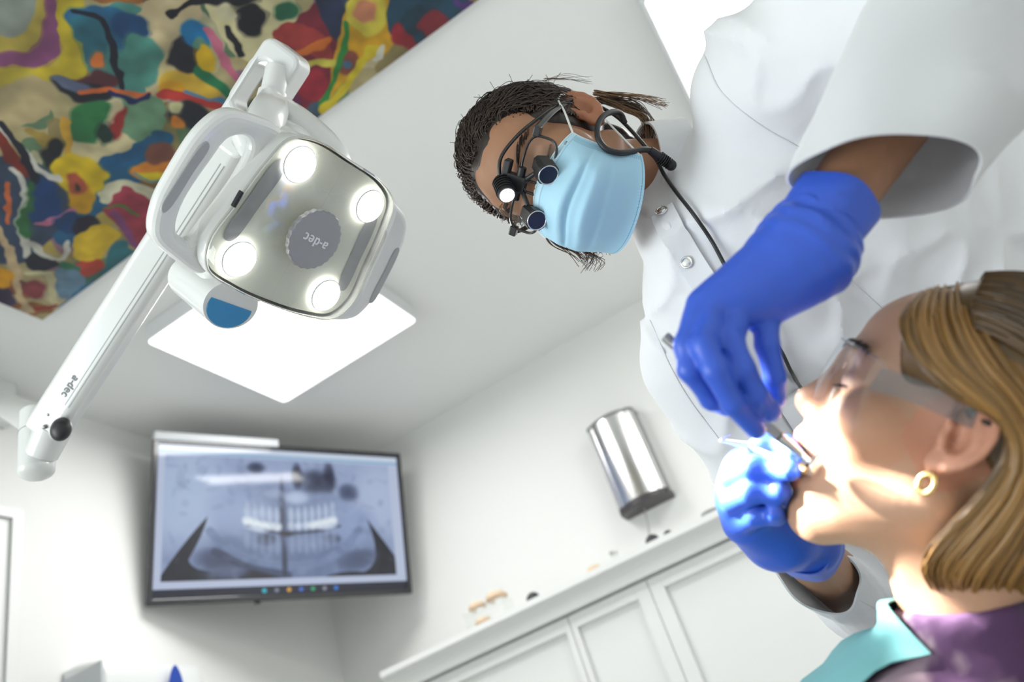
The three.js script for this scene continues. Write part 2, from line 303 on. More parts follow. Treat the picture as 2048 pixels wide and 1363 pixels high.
    oval('#d8cba2', 212, 222, 34, 28, 0.2); oval('#9e2f2c', 240, 238, 12, 34, 0.2); oval('#2f7f49', 180, 245, 34, 44, 0.3); oval('#15342e', 215, 262, 16, 22);
    stroke('#d9a83a', 22, [[140, 240], [134, 290], [150, 320]]); oval('#12161f', 105, 305, 20, 30, 0.2);
    // black marks at the top
    oval('#12131c', 470, -6, 60, 24); oval('#12131c', 508, 40, 22, 30, 0.4); oval('#d8d2ad', 470, 30, 22, 14); stroke('#12131c', 18, [[352, 30], [385, 10], [430, 5]]); stroke('#141622', 16, [[465, 60], [482, 95]]);
    oval('#276b4c', 560, 20, 22, 16); stroke('#a43a37', 40, [[565, 60], [620, 90], [640, 110]]); stroke('#d9742c', 22, [[560, 105], [620, 95], [640, 85]]); stroke('#cfc44e', 20, [[555, 120], [610, 126], [670, 124]]);
    oval('#8e4a3c', 695, 125, 26, 28); oval('#4b7ea0', 693, 128, 10, 9); oval('#e3d24a', 735, 20, 46, 38, 0.2); oval('#dd8f6b', 733, 18, 22, 16); stroke('#2e8a3c', 18, [[690, 40], [690, 80], [650, 200]]);
    stroke('#d6c02a', 26, [[745, 90], [720, 150], [660, 210]]); oval('#9c2731', 815, 70, 32, 34); oval('#183a4c', 850, 40, 34, 32); oval('#8b2b36', 880, 45, 22, 26); stroke('#d8d8c4', 16, [[760, 90], [752, 120]]); stroke('#5a3a86', 20, [[910, 0], [940, 5]]);
    oval('#a3293a', 610, 170, 40, 34); oval('#6c2553', 570, 220, 34, 20);
    // lower part: yellow disc, blue swathe, arcs
    stroke('#1a5a80', 44, [[330, 270], [250, 360], [170, 420], [120, 480]]); oval('#e2c21e', 165, 345, 62, 36, 0.2); oval('#d9a21a', 160, 385, 28, 34); oval('#b5563c', 155, 358, 23, 18); oval('#3a2a24', 152, 363, 6, 6);
    stroke('#d8d6cc', 18, [[-20, 230], [40, 300], [85, 345], [115, 345]]); stroke('#7c2a1e', 30, [[-20, 260], [20, 320], [50, 350]]); stroke('#151a2a', 22, [[10, 250], [50, 320], [100, 400]]); stroke('#d3d2c6', 16, [[20, 345], [52, 360], [50, 430], [52, 500]]);
    oval('#2f6a3c', 62, 420, 14, 60, 0.1); oval('#123d74', 90, 400, 26, 50, 0.1); stroke('#c87696', 20, [[85, 445], [110, 425], [138, 412]]); oval('#153a68', 130, 440, 30, 26); oval('#1e1c2e', 168, 446, 34, 24, -0.2);
    oval('#d9852c', 300, 330, 45, 24, -0.5); oval('#dcc51c', 305, 350, 36, 14, 0.1); oval('#7a4a3c', 320, 300, 30, 20); stroke('#d6d2b4', 36, [[215, 385], [270, 375], [330, 395]]); stroke('#3b8fb0', 10, [[270, 345], [300, 362], [330, 360]]);
    blob('#a33a4c', [[215, 395], [260, 380], [330, 400], [320, 470], [270, 520], [255, 450], [200, 415]]); stroke('#4f7a36', 9, [[210, 405], [255, 405], [285, 430]]); stroke('#84487a', 22, [[230, 420], [265, 450], [275, 500]]);
    blob('#dbb82a', [[140, 475], [205, 435], [262, 470], [235, 490], [190, 515], [142, 510]]); blob('#b94334', [[140, 510], [215, 500], [175, 560]]); blob('#2c6f78', [[265, 480], [265, 520], [180, 560], [215, 500]]); blob('#6c8ea6', [[110, 540], [160, 535], [190, 560], [120, 600]]); blob('#2b6f93', [[300, 490], [200, 570], [80, 650], [110, 600]]);
    blob('#1b2030', [[50, 490], [120, 520], [118, 545], [55, 545]]); stroke('#d5d3c4', 12, [[50, 480], [85, 510], [118, 520], [130, 480]]); stroke('#cdb48c', 22, [[-10, 420], [20, 500], [40, 570], [42, 630]]); stroke('#d5cba0', 16, [[55, 545], [100, 545], [112, 580], [105, 600]]);
    oval('#3e3350', -6, 600, 34, 30); oval('#d99a1c', 5, 560, 24, 18); oval('#8e3f46', 75, 575, 22, 18); stroke('#9c2830', 12, [[60, 618], [90, 608], [108, 600]]); oval('#2a6f4a', 135, 530, 14, 12); stroke('#d06a3a', 10, [[15, 380], [22, 410], [30, 440]]);
    // paint grain
    const im = g.getImageData(0, 0, w, h), d = im.data, src = new Uint8ClampedArray(d);
    for (let j = 0; j < h; j++) for (let i = 0; i < w; i++) {        // hand-drawn edges
      const a = (noise3(i * 0.011, j * 0.011, 1) - 0.5) * 46 + (noise3(i * 0.05, j * 0.05, 4) - 0.5) * 12, b = (noise3(i * 0.011, j * 0.011, 21) - 0.5) * 46 + (noise3(i * 0.05, j * 0.05, 24) - 0.5) * 12;
      const p = (clamp(Math.round(j + b), 0, h - 1) * w + clamp(Math.round(i + a), 0, w - 1)) * 4, k = (j * w + i) * 4; d[k] = src[p]; d[k + 1] = src[p + 1]; d[k + 2] = src[p + 2];
    }
    for (let j = 0; j < h; j++) for (let i = 0; i < w; i++) { const n = (noise3(i * 0.012, j * 0.03, 3) - 0.5) * 0.28 + (noise3(i * 0.05, j * 0.05, 9) - 0.5) * 0.16, k = (j * w + i) * 4; for (let c = 0; c < 3; c++) d[k + c] = clamp(d[k + c] * 0.78 * (1 + n), 0, 255); }
    g.putImageData(im, 0, 0);
  });
  const t = thing('ceiling_painting', 'large unframed canvas of colourful abstract shapes mounted on the ceiling', 'painting');
  t.position.set(c0.x + W / 2, Y, c0.z + H / 2);
  const face = new THREE.PlaneGeometry(W, H).rotateX(Math.PI / 2);             // faces down
  { const p = face.attributes.position, uv = face.attributes.uv; for (let i = 0; i < p.count; i++) uv.setXY(i, (p.getX(i) + W / 2) / W, 1 - (p.getZ(i) + H / 2) / H); }
  part('canvas', face, mat({ map: tex, roughness: 0.6, bumpMap: plasterBump, bumpScale: 0.0003 }), t, 'painted face');
  part('stretcher_frame', rbox(W, 0.02, H, 0.003, 0, 0.0105, 0), mat({ color: lin(0.10, 0.16, 0.22), roughness: 0.7 }), t, 'dark blue edge');
}
// ---------- dental operating light ----------
const font = await new FontLoader().loadAsync('fonts/droid/droid_sans_bold.typeface.json');
const text = (s, size, depth) => { const g = new TextGeometry(s, { font, size, depth, curveSegments: 6 }); g.computeBoundingBox(); const b = g.boundingBox; return g.translate(-(b.min.x + b.max.x) / 2, -(b.min.y + b.max.y) / 2, 0); };
const MOUTH = P(1625, 925, 0.64);
{
  const lamp = thing('dental_operating_light', 'white dental operating light with four lit lenses, two handles and a jointed arm', 'dental light');
  const n = V(0.5183, -0.8517, -0.0774).normalize(), x = V(0.059, 0.1259, -0.9903); x.addScaledVector(n, -x.dot(n)).normalize(); const y = n.clone().cross(x);
  const O = V(-0.4084, 1.5168, -0.6329), m = basis(x, y, n, O), w = (a, b, c) => V(a, b, c).applyMatrix4(m);
  const put = (name, g, mt, label, parent = lamp) => part(name, g.applyMatrix4(m), mt, parent, label);
  // housing: squarish shell, deeper behind
  const outline = (k, dx = 0, dy = 0) => [[-0.062, 0.1], [0, 0.102], [0.062, 0.1], [0.097, 0.085], [0.11, 0.045], [0.118, -0.01], [0.124, -0.06], [0.108, -0.09], [0.06, -0.101], [0, -0.104], [-0.06, -0.101], [-0.108, -0.09], [-0.124, -0.06], [-0.118, -0.01], [-0.11, 0.045], [-0.097, 0.085]].map(([a, b]) => [a * k + dx, b * k + dy]);
  const ring = (k, z, seg = 96) => { const c = new THREE.CatmullRomCurve3(outline(k).map(([a, b]) => V(a, b, z)), true, 'centripetal'); return c.getPoints(seg).slice(0, -1); };
  const loftRings = (rs, capEnd = true) => {
    const N = rs[0].length, pos = [], idx = []; rs.forEach((r) => r.forEach((p) => pos.push(p.x, p.y, p.z)));
    for (let j = 0; j < rs.length - 1; j++) for (let i = 0; i < N; i++) { const a = j * N + i, b = j * N + (i + 1) % N; idx.push(a, b, a + N, b, b + N, a + N); }
    if (capEnd) { const c = rs[rs.length - 1].reduce((s, p) => s.add(p), V(0, 0, 0)).multiplyScalar(1 / N), k = pos.length / 3, o = (rs.length - 1) * N; pos.push(c.x, c.y, c.z); for (let i = 0; i < N; i++) idx.push(o + i, o + (i + 1) % N, k); }
    const g = new THREE.BufferGeometry(); g.setAttribute('position', new THREE.Float32BufferAttribute(pos, 3)); g.setIndex(idx); return toCreasedNormals(g, 0.6);
  };
  put('housing', loftRings([ring(0.985, 0.006), ring(1.0, 0.002), ring(1.0, -0.012), ring(0.975, -0.03), ring(0.90, -0.045), ring(0.72, -0.062), ring(0.45, -0.072)]), M.lampWhite);
  // rear shell that carries the joint and the sensor
  put('rear_shell', merge([rbox(0.13, 0.20, 0.07, 0.03, 0, 0.0, -0.085, 5), rbox(0.06, 0.16, 0.07, 0.025, 0, 0.03, -0.12, 5)]), M.lampWhite);
  // reflector plate behind the clear cover
  const plate = smoothShape(outline(0.955));
  const ribs = canvasTex(512, 512, (g, W, H) => { g.fillStyle = '#c6c7bd'; g.fillRect(0, 0, W, H); for (let i = 0; i < W; i += 6) { g.fillStyle = 'rgba(150,152,146,0.35)'; g.fillRect(i, 0, 2, H); } });
  ribs.wrapS = ribs.wrapT = THREE.RepeatWrapping; ribs.repeat.set(6, 6);
  put('reflector_plate', new THREE.ShapeGeometry(plate, 24).translate(0, 0, -0.004), mat({ color: lin(1, 1, 0.97), map: ribs, roughness: 0.45 }));
  const strip = (s) => smoothShape([[-0.093, 0.055], [-0.085, 0.062], [-0.077, 0.055], [-0.082, 0.0], [-0.092, -0.05], [-0.105, -0.05], [-0.102, 0.0]].map(([a, b]) => [a * s, b]));
  for (const s of [1, -1]) put('side_insert', new THREE.ShapeGeometry(strip(s), 12).translate(0, 0, -0.0025), mat({ color: lin(0.22, 0.225, 0.23), roughness: 0.4, side: THREE.DoubleSide }), 'grey strip beside the lenses');
  // clear cover with a rounded rim
  put('clear_cover', loftRings([ring(0.99, -0.004), ring(0.99, 0.010), ring(0.97, 0.016), ring(0.94, 0.018)]), M.pane, 'clear protective cover');
  put('cover_rim', tube(ring(0.992, 0.003, 60), 0.0016, 120, 6, { closed: true }), mat({ color: lin(0.55, 0.55, 0.5), roughness: 0.15 }));
  put('cover_clip', rbox(0.004, 0.02, 0.006, 0.001, -0.1205, -0.003, 0.007), M.black); put('cover_clip', rbox(0.02, 0.003, 0.005, 0.001, 0.03, 0.1015, 0.006), M.lampGrey);
  // four light sources
  const glow = mat({ color: lin(1, 1, 1), emissive: lin(1, 0.985, 0.95), emissiveIntensity: 8 });
  for (const [a, b, u, v, dd, cone] of [[-0.0652, 0.0653, 1598, 890, 0.64, 0.09], [0.0645, 0.0655, 1590, 965, 0.645, 0.095], [0.075, -0.0653, 1598, 1005, 0.655, 0.08], [-0.0741, -0.0656, 1690, 1080, 0.668, 0.066]]) {
    const led = put('led_lens', new THREE.CylinderGeometry(0.020, 0.0205, 0.008, 40).rotateX(Math.PI / 2).translate(a, b, 0.001), glow, 'lit round lens');
    put('led_ring', new THREE.TorusGeometry(0.0215, 0.0014, 8, 40).translate(a, b, 0.002), M.lampWhite, undefined, led);
    const s = new THREE.SpotLight(0xffffff, LAMP_LIGHT, 0, cone, 0.2, 2); s.color.setRGB(1, 0.965, 0.9);
    s.position.copy(w(a, b, 0.024)); s.target.position.copy(P(u, v, dd)); s.castShadow = true; s.shadow.radius = 1; s.name = 'led_light'; scene.add(s, s.target);
  }
  // centre knob
  const kz = 0.017, kr = 0.0385, knob = new THREE.Shape(); for (let i = 0; i <= 96; i++) { const a = i / 96 * 6.2832, r = kr + 0.0007 * Math.sin(a * 24); i ? knob.lineTo(Math.cos(a) * r, Math.sin(a) * r) : knob.moveTo(r, 0); }
  const kn = put('centre_knob', extrude(knob, 0.008, 0.002, 2).translate(-0.008, -0.004, kz), phys({ color: lin(0.30, 0.30, 0.31), roughness: 0.35, clearcoat: 0.3, metalness: 0.2 }), 'round grey knob');
  put('lettering', text('a-dec', 0.0115, 0.0008).rotateZ(Math.PI).translate(-0.008, -0.006, kz + 0.008), mat({ color: lin(0.75, 0.76, 0.78), roughness: 0.3 }), 'pale lettering', kn);
  // side handles: flat loops
  for (const s of [1, -1]) {
    const hs = smoothShape([[0.09, 0.088], [0.135, 0.086], [0.165, 0.075], [0.181, 0.045], [0.186, -0.01], [0.184, -0.05], [0.17, -0.083], [0.14, -0.096], [0.09, -0.102], [0.085, -0.06], [0.085, 0.04]].map(([a, b]) => [a * s, b]));
    hs.holes.push(smoothShape([[0.128, 0.062], [0.146, 0.05], [0.152, 0.02], [0.156, -0.04], [0.146, -0.068], [0.128, -0.072], [0.12, -0.04], [0.112, 0.02], [0.116, 0.055]].map(([a, b]) => [a * s, b])));
    const h = put('handle', extrude(hs, 0.026, 0.011, 4, 10).translate(0, 0, -0.042), M.lampWhite);
    put('grip_insert', extrude(smoothShape([[0.171, 0.036], [0.175, 0.032], [0.181, -0.02], [0.181, -0.05], [0.176, -0.054], [0.172, -0.048], [0.168, 0.0], [0.166, 0.032]].map(([a, b]) => [a * s, b])), 0.004, 0.0012, 2, 8).translate(0, 0, -0.0185), M.lampGrey, 'grey grip insert', h);
  }
  // sensor at the lower end
  const sen = put('sensor_housing', merge([new THREE.CylinderGeometry(0.041, 0.041, 0.09, 36).rotateX(Math.PI / 2).scale(1, 0.8, 1).translate(0, -0.135, -0.105), rbox(0.076, 0.07, 0.075, 0.02, 0, -0.1, -0.11)]), M.lampWhite);
  const eye = new THREE.Shape(); eye.absellipse(0, 0, 0.034, 0.027, Math.PI * 0.93, Math.PI * 2.07); 
  put('sensor_window', extrude(eye, 0.003, 0.001, 2).translate(0, -0.139, -0.0615), phys({ color: lin(0.005, 0.23, 0.52), roughness: 0.25, clearcoat: 0.6 }), 'bright blue sensor window', sen);
  // yoke, post and arm
  put('yoke', merge([tube([V(-0.075, 0.05, -0.075), V(-0.06, 0.095, -0.10), V(-0.025, 0.115, -0.15), V(0, 0.118, -0.19)], (t) => 0.028 - 0.006 * t, 24, 14, { flat: 0.75 }), tube([V(0.06, 0.06, -0.05), V(0.045, 0.098, -0.085), V(0.02, 0.115, -0.14), V(0, 0.118, -0.19)], (t) => 0.03 - 0.006 * t, 24, 14, { flat: 0.75 })]), M.lampWhite);
  const postA = w(0, 0.105, -0.185), postB = w(0, 0.165, -0.215);
  part('post', merge([cylBetween(postA, postA.clone().lerp(postB, 0.45), 0.021, 0.0195, 28), cylBetween(postA.clone().lerp(postB, 0.45), postB, 0.0165, 0.0165, 28)]), M.lampWhite, lamp);
  const armTop = P(572, 118, 1.12), armLow = P(92, 862, 1.25), ad = armLow.clone().sub(armTop), len = ad.length(); ad.normalize();
  const side = camVec(0.85, -0.53, 0); side.addScaledVector(ad, -side.dot(ad)).normalize(); const face = side.clone().cross(ad).normalize();
  if (face.dot(rayOf(400, 500)) > 0) { face.negate(); side.negate(); }
  const armOut = basis(side, ad, face, armTop);
  const bar = roundRect(0.058, 0.046, 0.014);
  const armPart = (name, g, mt, label, parent = lamp) => part(name, g.applyMatrix4(armOut), mt, parent, label);
  // fork end: bar with a slot, then the solid bar
  const forkShape = new THREE.Shape(); { const q = roundRect(0.062, 0.17, 0.016, 0, 0.07); forkShape.copy(q); forkShape.holes.push(roundRect(0.034, 0.075, 0.015, 0.006, 0.055)); }
  const fork = armPart('arm_fork', extrude(forkShape, 0.05, 0.007, 3).translate(0, 0, -0.025), M.lampWhite);
  armPart('screw', merge([new THREE.TorusGeometry(0.004, 0.0014, 8, 20).translate(-0.021, 0.055, 0.026), new THREE.CircleGeometry(0.0035, 16).translate(-0.021, 0.055, 0.0257)]), M.steelDark, undefined, fork);
  armPart('arm', extrude(bar, len - 0.14, 0.004, 2).rotateX(-Math.PI / 2).translate(0, 0.14, 0), M.lampWhite);
  armPart('arm_seam', merge([box(0.0012, len - 0.24, 0.0012, -0.012, len / 2 + 0.05, 0.0229), box(0.0012, len - 0.24, 0.0012, -0.018, len / 2 + 0.05, 0.0229)]), M.lampGrey);
  armPart('lettering', text('a-dec', 0.011, 0.0006).rotateZ(Math.PI / 2).translate(-0.004, len - 0.1, 0.0232), mat({ color: lin(0.18, 0.19, 0.2), roughness: 0.5 }), 'small dark lettering on the arm');
  // elbow at the low end
  const ea = P(128, 812, 1.25), eb = P(83, 908, 1.25);
  part('arm_hinge', merge([cylBetween(ea.clone().lerp(eb, 0.45), eb, 0.027, 0.024, 24), cylBetween(ea.clone().lerp(eb, 0.1), ea.clone().lerp(eb, 0.5), 0.02, 0.02, 20)]), M.lampWhite, lamp);
  const pv = P(74, 884, 1.27);
  part('pivot', merge([cylBetween(V(pv.x, pv.y - 0.05, pv.z), V(pv.x, pv.y + 0.055, pv.z), 0.026, 0.026, 32), new THREE.SphereGeometry(0.026, 28, 14).scale(1, 0.55, 1).translate(pv.x, pv.y - 0.05, pv.z)]), M.lampWhite, lamp);
  part('pivot_joint_line', new THREE.TorusGeometry(0.0262, 0.0008, 6, 32).rotateX(Math.PI / 2).translate(pv.x, pv.y + 0.018, pv.z), M.lampGrey, lamp);
  const cup = P(122, 858, 1.215); part('hinge_cover', new THREE.SphereGeometry(0.017, 24, 16).scale(1, 1.1, 0.8).translate(cup.x, cup.y, cup.z), M.black, lamp, 'black hinge cap');
  for (const [a, b] of [[98, 828], [90, 853]]) { const q = P(a, b, 1.222); part('screw', new THREE.SphereGeometry(0.0035, 10, 8).translate(q.x, q.y, q.z), M.steelDark, lamp); }
  // level arm that leads away to its fixing on the left wall
  const ha = V(pv.x, pv.y + 0.04, pv.z), hEnd = onPlane(-30, 792, 'x', WX), hy = hEnd.y;
  part('level_arm', cylBetween(ha, hEnd, 0.026, 0.026, 24), M.lampWhite, lamp);
  part('wall_bracket', rbox(0.05, 0.2, 0.14, 0.012, WX + 0.025, hy, hEnd.z), M.lampWhite, lamp);
}
// ---------- television on its corner bracket ----------
{
  const nx = V(0.4529, -0.0407, -0.8906).normalize(), nn = V(0.8755, -0.1687, 0.4529); nn.addScaledVector(nx, -nn.dot(nx)).normalize(); nn.addScaledVector(nn.clone().cross(nx), -0.044).normalize(); const ny = nn.clone().cross(nx);
  const W = 0.95, H = W / 1.70, k = W / 0.73, c = camVec(-0.6198 * k, -0.4979 * k, -2.2406 * k).add(EYE);
  const tv = thing('wall_television', 'black flat television on a corner wall bracket showing a dental X-ray', 'television');
  const m = basis(nx, ny, nn, c), put = (name, g, mt, label, parent = tv) => part(name, g.applyMatrix4(m), mt, parent, label);
  const b = 0.018, fr = roundRect(W, H, 0.008); fr.holes.push(roundRect(W - 2 * b, H - 2 * b - 0.004, 0.002));
  put('bezel', extrude(fr, 0.02, 0.003, 2).translate(0, 0, -0.012), phys({ color: lin(0.015, 0.015, 0.02), roughness: 0.22, clearcoat: 0.5 }), 'black bezel');
  put('back_cover', merge([rbox(W - 0.02, H - 0.02, 0.03, 0.01, 0, 0, -0.026), rbox(W * 0.6, H * 0.6, 0.04, 0.015, 0, 0, -0.05)]), M.black);
  const tex = canvasTex(1024, 600, (g, w, h) => {
    g.fillStyle = '#b4bfd8'; g.fillRect(0, 0, w, h); g.fillStyle = '#c6d2e4'; g.fillRect(0, 0, w, 22); g.fillStyle = '#8fb0cf'; g.fillRect(0, 22, w, 14); g.fillStyle = '#14172a'; g.fillRect(0, h - 34, w, 34);
    const x0 = 26, y0 = 40, x1 = w - 46, y1 = h - 62, X = (s) => x0 + s * (x1 - x0), Y = (t) => y0 + t * (y1 - y0);
    g.save(); g.beginPath(); g.rect(x0, y0, x1 - x0, y1 - y0); g.clip();
    g.fillStyle = '#93a3c4'; g.fillRect(x0, y0, x1, y1);
    const soft = (col, s, t, a, bb, turn = 0, al = 1) => { g.save(); g.translate(X(s), Y(t)); g.rotate(turn); g.scale(a * (x1 - x0), bb * (y1 - y0)); const q = g.createRadialGradient(0, 0, 0, 0, 0, 1); q.addColorStop(0, col + 'ff'); q.addColorStop(0.55, col + 'cc'); q.addColorStop(1, col + '00'); g.globalAlpha = al; g.fillStyle = q; g.beginPath(); g.arc(0, 0, 1, 0, 7); g.fill(); g.restore(); };
    const line = (col, wd, pts, al = 1) => { g.globalAlpha = al; g.beginPath(); g.moveTo(X(pts[0][0]), Y(pts[0][1])); for (let i = 1; i < pts.length - 1; i++) g.quadraticCurveTo(X(pts[i][0]), Y(pts[i][1]), X((pts[i][0] + pts[i + 1][0]) / 2), Y((pts[i][1] + pts[i + 1][1]) / 2)); g.lineTo(X(pts.at(-1)[0]), Y(pts.at(-1)[1])); g.strokeStyle = col; g.lineWidth = wd; g.lineCap = 'round'; g.stroke(); g.globalAlpha = 1; };
    soft('#5d6d92', 0.5, 0.85, 0.55, 0.5); soft('#64759a', 0.5, 0.6, 0.45, 0.5, 0, 0.8); soft('#a9bbd8', 0.1, 0.35, 0.2, 0.5); soft('#aab8d6', 0.95, 0.3, 0.16, 0.4); soft('#93a5c8', 0.3, 0.45, 0.16, 0.25); soft('#8b9dc2', 0.8, 0.55, 0.14, 0.25);
    g.fillStyle = '#10141f'; g.beginPath(); g.moveTo(X(-0.02), Y(1.02)); g.quadraticCurveTo(X(0.06), Y(0.75), X(0.17), Y(0.5)); g.quadraticCurveTo(X(0.16), Y(0.62), X(0.1), Y(0.84)); g.quadraticCurveTo(X(0.12), Y(0.98), X(0.35), Y(0.92)); g.quadraticCurveTo(X(0.45), Y(0.97), X(0.5), Y(1.03)); g.fill();
    g.beginPath(); g.moveTo(X(1.02), Y(1.02)); g.lineTo(X(0.62), Y(1.03)); g.quadraticCurveTo(X(0.72), Y(0.94), X(0.84), Y(0.97)); g.quadraticCurveTo(X(0.95), Y(0.9), X(0.87), Y(0.5)); g.quadraticCurveTo(X(0.97), Y(0.75), X(1.02), Y(0.9)); g.fill();
    soft('#39435f', 0.24, 0.86, 0.14, 0.12, 0.2); soft('#46526f', 0.82, 0.86, 0.12, 0.1, -0.2); soft('#55617f', 0.25, 0.94, 0.1, 0.07);
    line('#2a3350', 30, [[0.2, 0.78], [0.32, 0.9], [0.5, 0.98]], 0.7); line('#6d7fa4', 34, [[0.18, 0.62], [0.27, 0.82], [0.5, 0.92], [0.72, 0.85], [0.83, 0.6]], 0.8);
    soft('#2a3048', 0.64, 0.18, 0.11, 0.13); soft('#1a1f33', 0.55, 0.14, 0.03, 0.14); soft('#1c2138', 0.7, 0.14, 0.035, 0.17); soft('#2e3650', 0.37, 0.08, 0.05, 0.06); soft('#3a4463', 0.79, 0.27, 0.06, 0.1); soft('#252c45', 0.48, 0.45, 0.02, 0.35, 0, 0.8);
    line('#1c2238', 10, [[0.33, 0.575], [0.42, 0.62], [0.5, 0.635], [0.62, 0.625], [0.74, 0.57]], 0.9); soft('#1b2136', 0.41, 0.69, 0.05, 0.06); soft('#10131f', 0.5, 0.64, 0.04, 0.03); soft('#323b57', 0.7, 0.68, 0.05, 0.05); soft('#20283f', 0.485, 0.86, 0.015, 0.2);
    for (let i = 0; i < 13; i++) { const s = 0.33 + i * 0.0315, up = Math.abs(i - 6) / 6, t = 0.575 - up * up * 0.055 + (i < 6 ? 0.012 : 0); if (i === 5) continue; const big = i < 5 || i > 8; soft(big ? '#e9f2f6' : '#d3dff0', s, t, big ? 0.027 : 0.02, 0.05); soft('#b3c3dc', s, t - 0.09, 0.017, 0.1, 0, 0.9); soft('#8fa1c2', s, t + 0.15, 0.018, 0.1, 0, 0.7); soft('#7387ab', s + 0.012, t - 0.2, 0.02, 0.06, 0, 0.5); }
    soft('#c4d2e6', 0.37, 0.6, 0.06, 0.03, 0.2); soft('#c4d2e6', 0.68, 0.58, 0.06, 0.03, -0.1);
    for (let i = 0; i < 260; i++) soft(rnd() < 0.5 ? '#3a4766' : '#aebcd8', rnd(), rnd(), rr(0.01, 0.05), rr(0.01, 0.05), rr(0, 3), 0.12);
    soft('#b2c1dc', 0.545, 0.33, 0.07, 0.07); soft('#aab9d4', 0.45, 0.3, 0.06, 0.05, 0, 0.6);
    g.restore();
    const dots = ['#1fb6c9', '#7a7f96', '#d8a43a', '#3f6fd0', '#22a06a', '#8a8a98', '#2a7ad8']; dots.forEach((d, i) => { g.fillStyle = d; g.beginPath(); g.arc(w * (0.395 + i * 0.048), h - 16, 9, 0, 7); g.fill(); });
  });
  const sg = new THREE.PlaneGeometry(W - 2 * b, H - 2 * b - 0.004).translate(0, 0, 0.0015);
  put('screen', sg, phys({ color: lin(0.01, 0.01, 0.012), roughness: 0.05, emissive: lin(1, 1, 1), emissiveMap: tex, emissiveIntensity: 0.62, specularIntensity: 1 }), 'lit screen with a panoramic dental X-ray');
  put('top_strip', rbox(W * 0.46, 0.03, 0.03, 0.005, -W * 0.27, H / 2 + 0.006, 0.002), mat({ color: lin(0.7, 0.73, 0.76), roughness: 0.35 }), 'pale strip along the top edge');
  put('indicator', rbox(0.02, 0.01, 0.01, 0.003, -0.12, -H / 2 - 0.004, 0), M.black);
  const cw = c.clone().addScaledVector(nn, -0.07), wallP = V(WX, c.y, c.z - 0.16);
  part('bracket', merge([cylBetween(cw, wallP, 0.018, 0.018), rbox(0.02, 0.24, 0.12, 0.004, WX + 0.01, c.y, wallP.z)]), M.black, tv);
}
// ---------- paper towel dispenser on the left wall ----------
{
  const z0 = -1.52, z1 = -1.86, D = 0.19, top = 1.665, t = thing('paper_towel_dispenser', 'white plastic towel dispenser with blue drop emblem below the television', 'dispenser'), H = 0.42;
  t.position.set(WX, top - H, (z0 + z1) / 2); const L = z0 - z1;
  const prof = new THREE.Shape(); prof.moveTo(0, 0); prof.lineTo(D * 0.82, 0); prof.quadraticCurveTo(D, H * 0.1, D, H * 0.45); prof.quadraticCurveTo(D, H * 0.86, D * 0.86, H * 0.93); prof.quadraticCurveTo(D * 0.5, H, 0, H); prof.lineTo(0, 0);
  const g = extrude(prof, L, 0.012, 4, 20).translate(0, 0, -L / 2);
  { const p = g.attributes.position; for (let i = 0; i < p.count; i++) { const s = p.getZ(i) / (L / 2), k = 1 - 0.1 * s * s; p.setX(i, p.getX(i) * k); p.setY(i, p.getY(i) - 0.035 * s * s * (p.getY(i) / H)); } g.computeVertexNormals(); }
  part('cover', toCreasedNormals(g, 0.5), phys({ color: lin(0.74, 0.76, 0.76), roughness: 0.25, clearcoat: 0.4 }), t);
  part('side_panel', rbox(D * 0.8, H * 0.8, 0.006, 0.002, D * 0.46, H * 0.45, L / 2 + 0.004), mat({ color: lin(0.5, 0.53, 0.55), roughness: 0.35 }), t, 'pale grey end panel');
  const drop = new THREE.Shape(); drop.moveTo(0, 0.1); drop.bezierCurveTo(0.014, 0.095, 0.03, 0.05, 0.03, 0.0); drop.absarc(0, 0, 0.03, 0, Math.PI, true); drop.bezierCurveTo(-0.03, 0.05, -0.014, 0.095, 0, 0.1);
  part('emblem', extrude(drop, 0.003, 0.0008, 1).rotateY(Math.PI / 2).translate(D * 0.985, H * 0.58, -0.045), mat({ color: lin(0.004, 0.05, 0.36), roughness: 0.4 }), t, 'dark blue drop emblem');
}
// ---------- steel dispenser on the back wall ----------
{
  const x0 = -0.735, x1 = -0.545, y0 = 1.735, y1 = 2.06, D = 0.11, W = x1 - x0, H = y1 - y0;
  const t = thing('steel_dispenser', 'upright brushed steel dispenser with dark ends above the cabinets', 'dispenser'); t.position.set((x0 + x1) / 2, y0, WZ);
  const prof = (k, d) => { const s = new THREE.Shape(), w = W / 2 * k; s.moveTo(-w, 0); s.lineTo(-w, d * 0.45); s.quadraticCurveTo(-w, d * 0.72, -w * 0.72, d * 0.78); s.quadraticCurveTo(0, d * 1.22, w * 0.72, d * 0.78); s.quadraticCurveTo(w, d * 0.72, w, d * 0.45); s.lineTo(w, 0); s.lineTo(-w, 0); return s; };
  part('body', extrude(prof(1, D), H, 0.002, 2, 24).rotateX(Math.PI / 2).translate(0, H, 0), M.steel, t, 'brushed steel cover');
  part('bottom_cap', extrude(prof(1.03, D * 1.02), 0.025, 0.003, 2, 24).rotateX(Math.PI / 2).translate(0, 0.003, 0), mat({ color: lin(0.05, 0.045, 0.048), roughness: 0.4 }), t, 'dark bottom end');
  part('top_cap', extrude(prof(1.03, D * 1.02), 0.012, 0.003, 2, 24).rotateX(Math.PI / 2).translate(0, H + 0.01, 0), mat({ color: lin(0.16, 0.17, 0.165), roughness: 0.35 }), t, 'grey top end');
  for (const s of [-1, 1]) part('side_strip', rbox(0.006, H - 0.01, 0.03, 0.002, s * (W / 2 + 0.001), H / 2, 0.04), M.steelDark, t);
  part('cord', tube([V(-0.01, -0.02, 0.05), V(-0.018, -0.08, 0.06), V(-0.03, -0.14, 0.08), V(-0.055, -0.21, 0.12)], 0.0028, 20, 6), mat({ color: lin(0.35, 0.33, 0.31), roughness: 0.6 }), t, 'thin hanging cord');
}
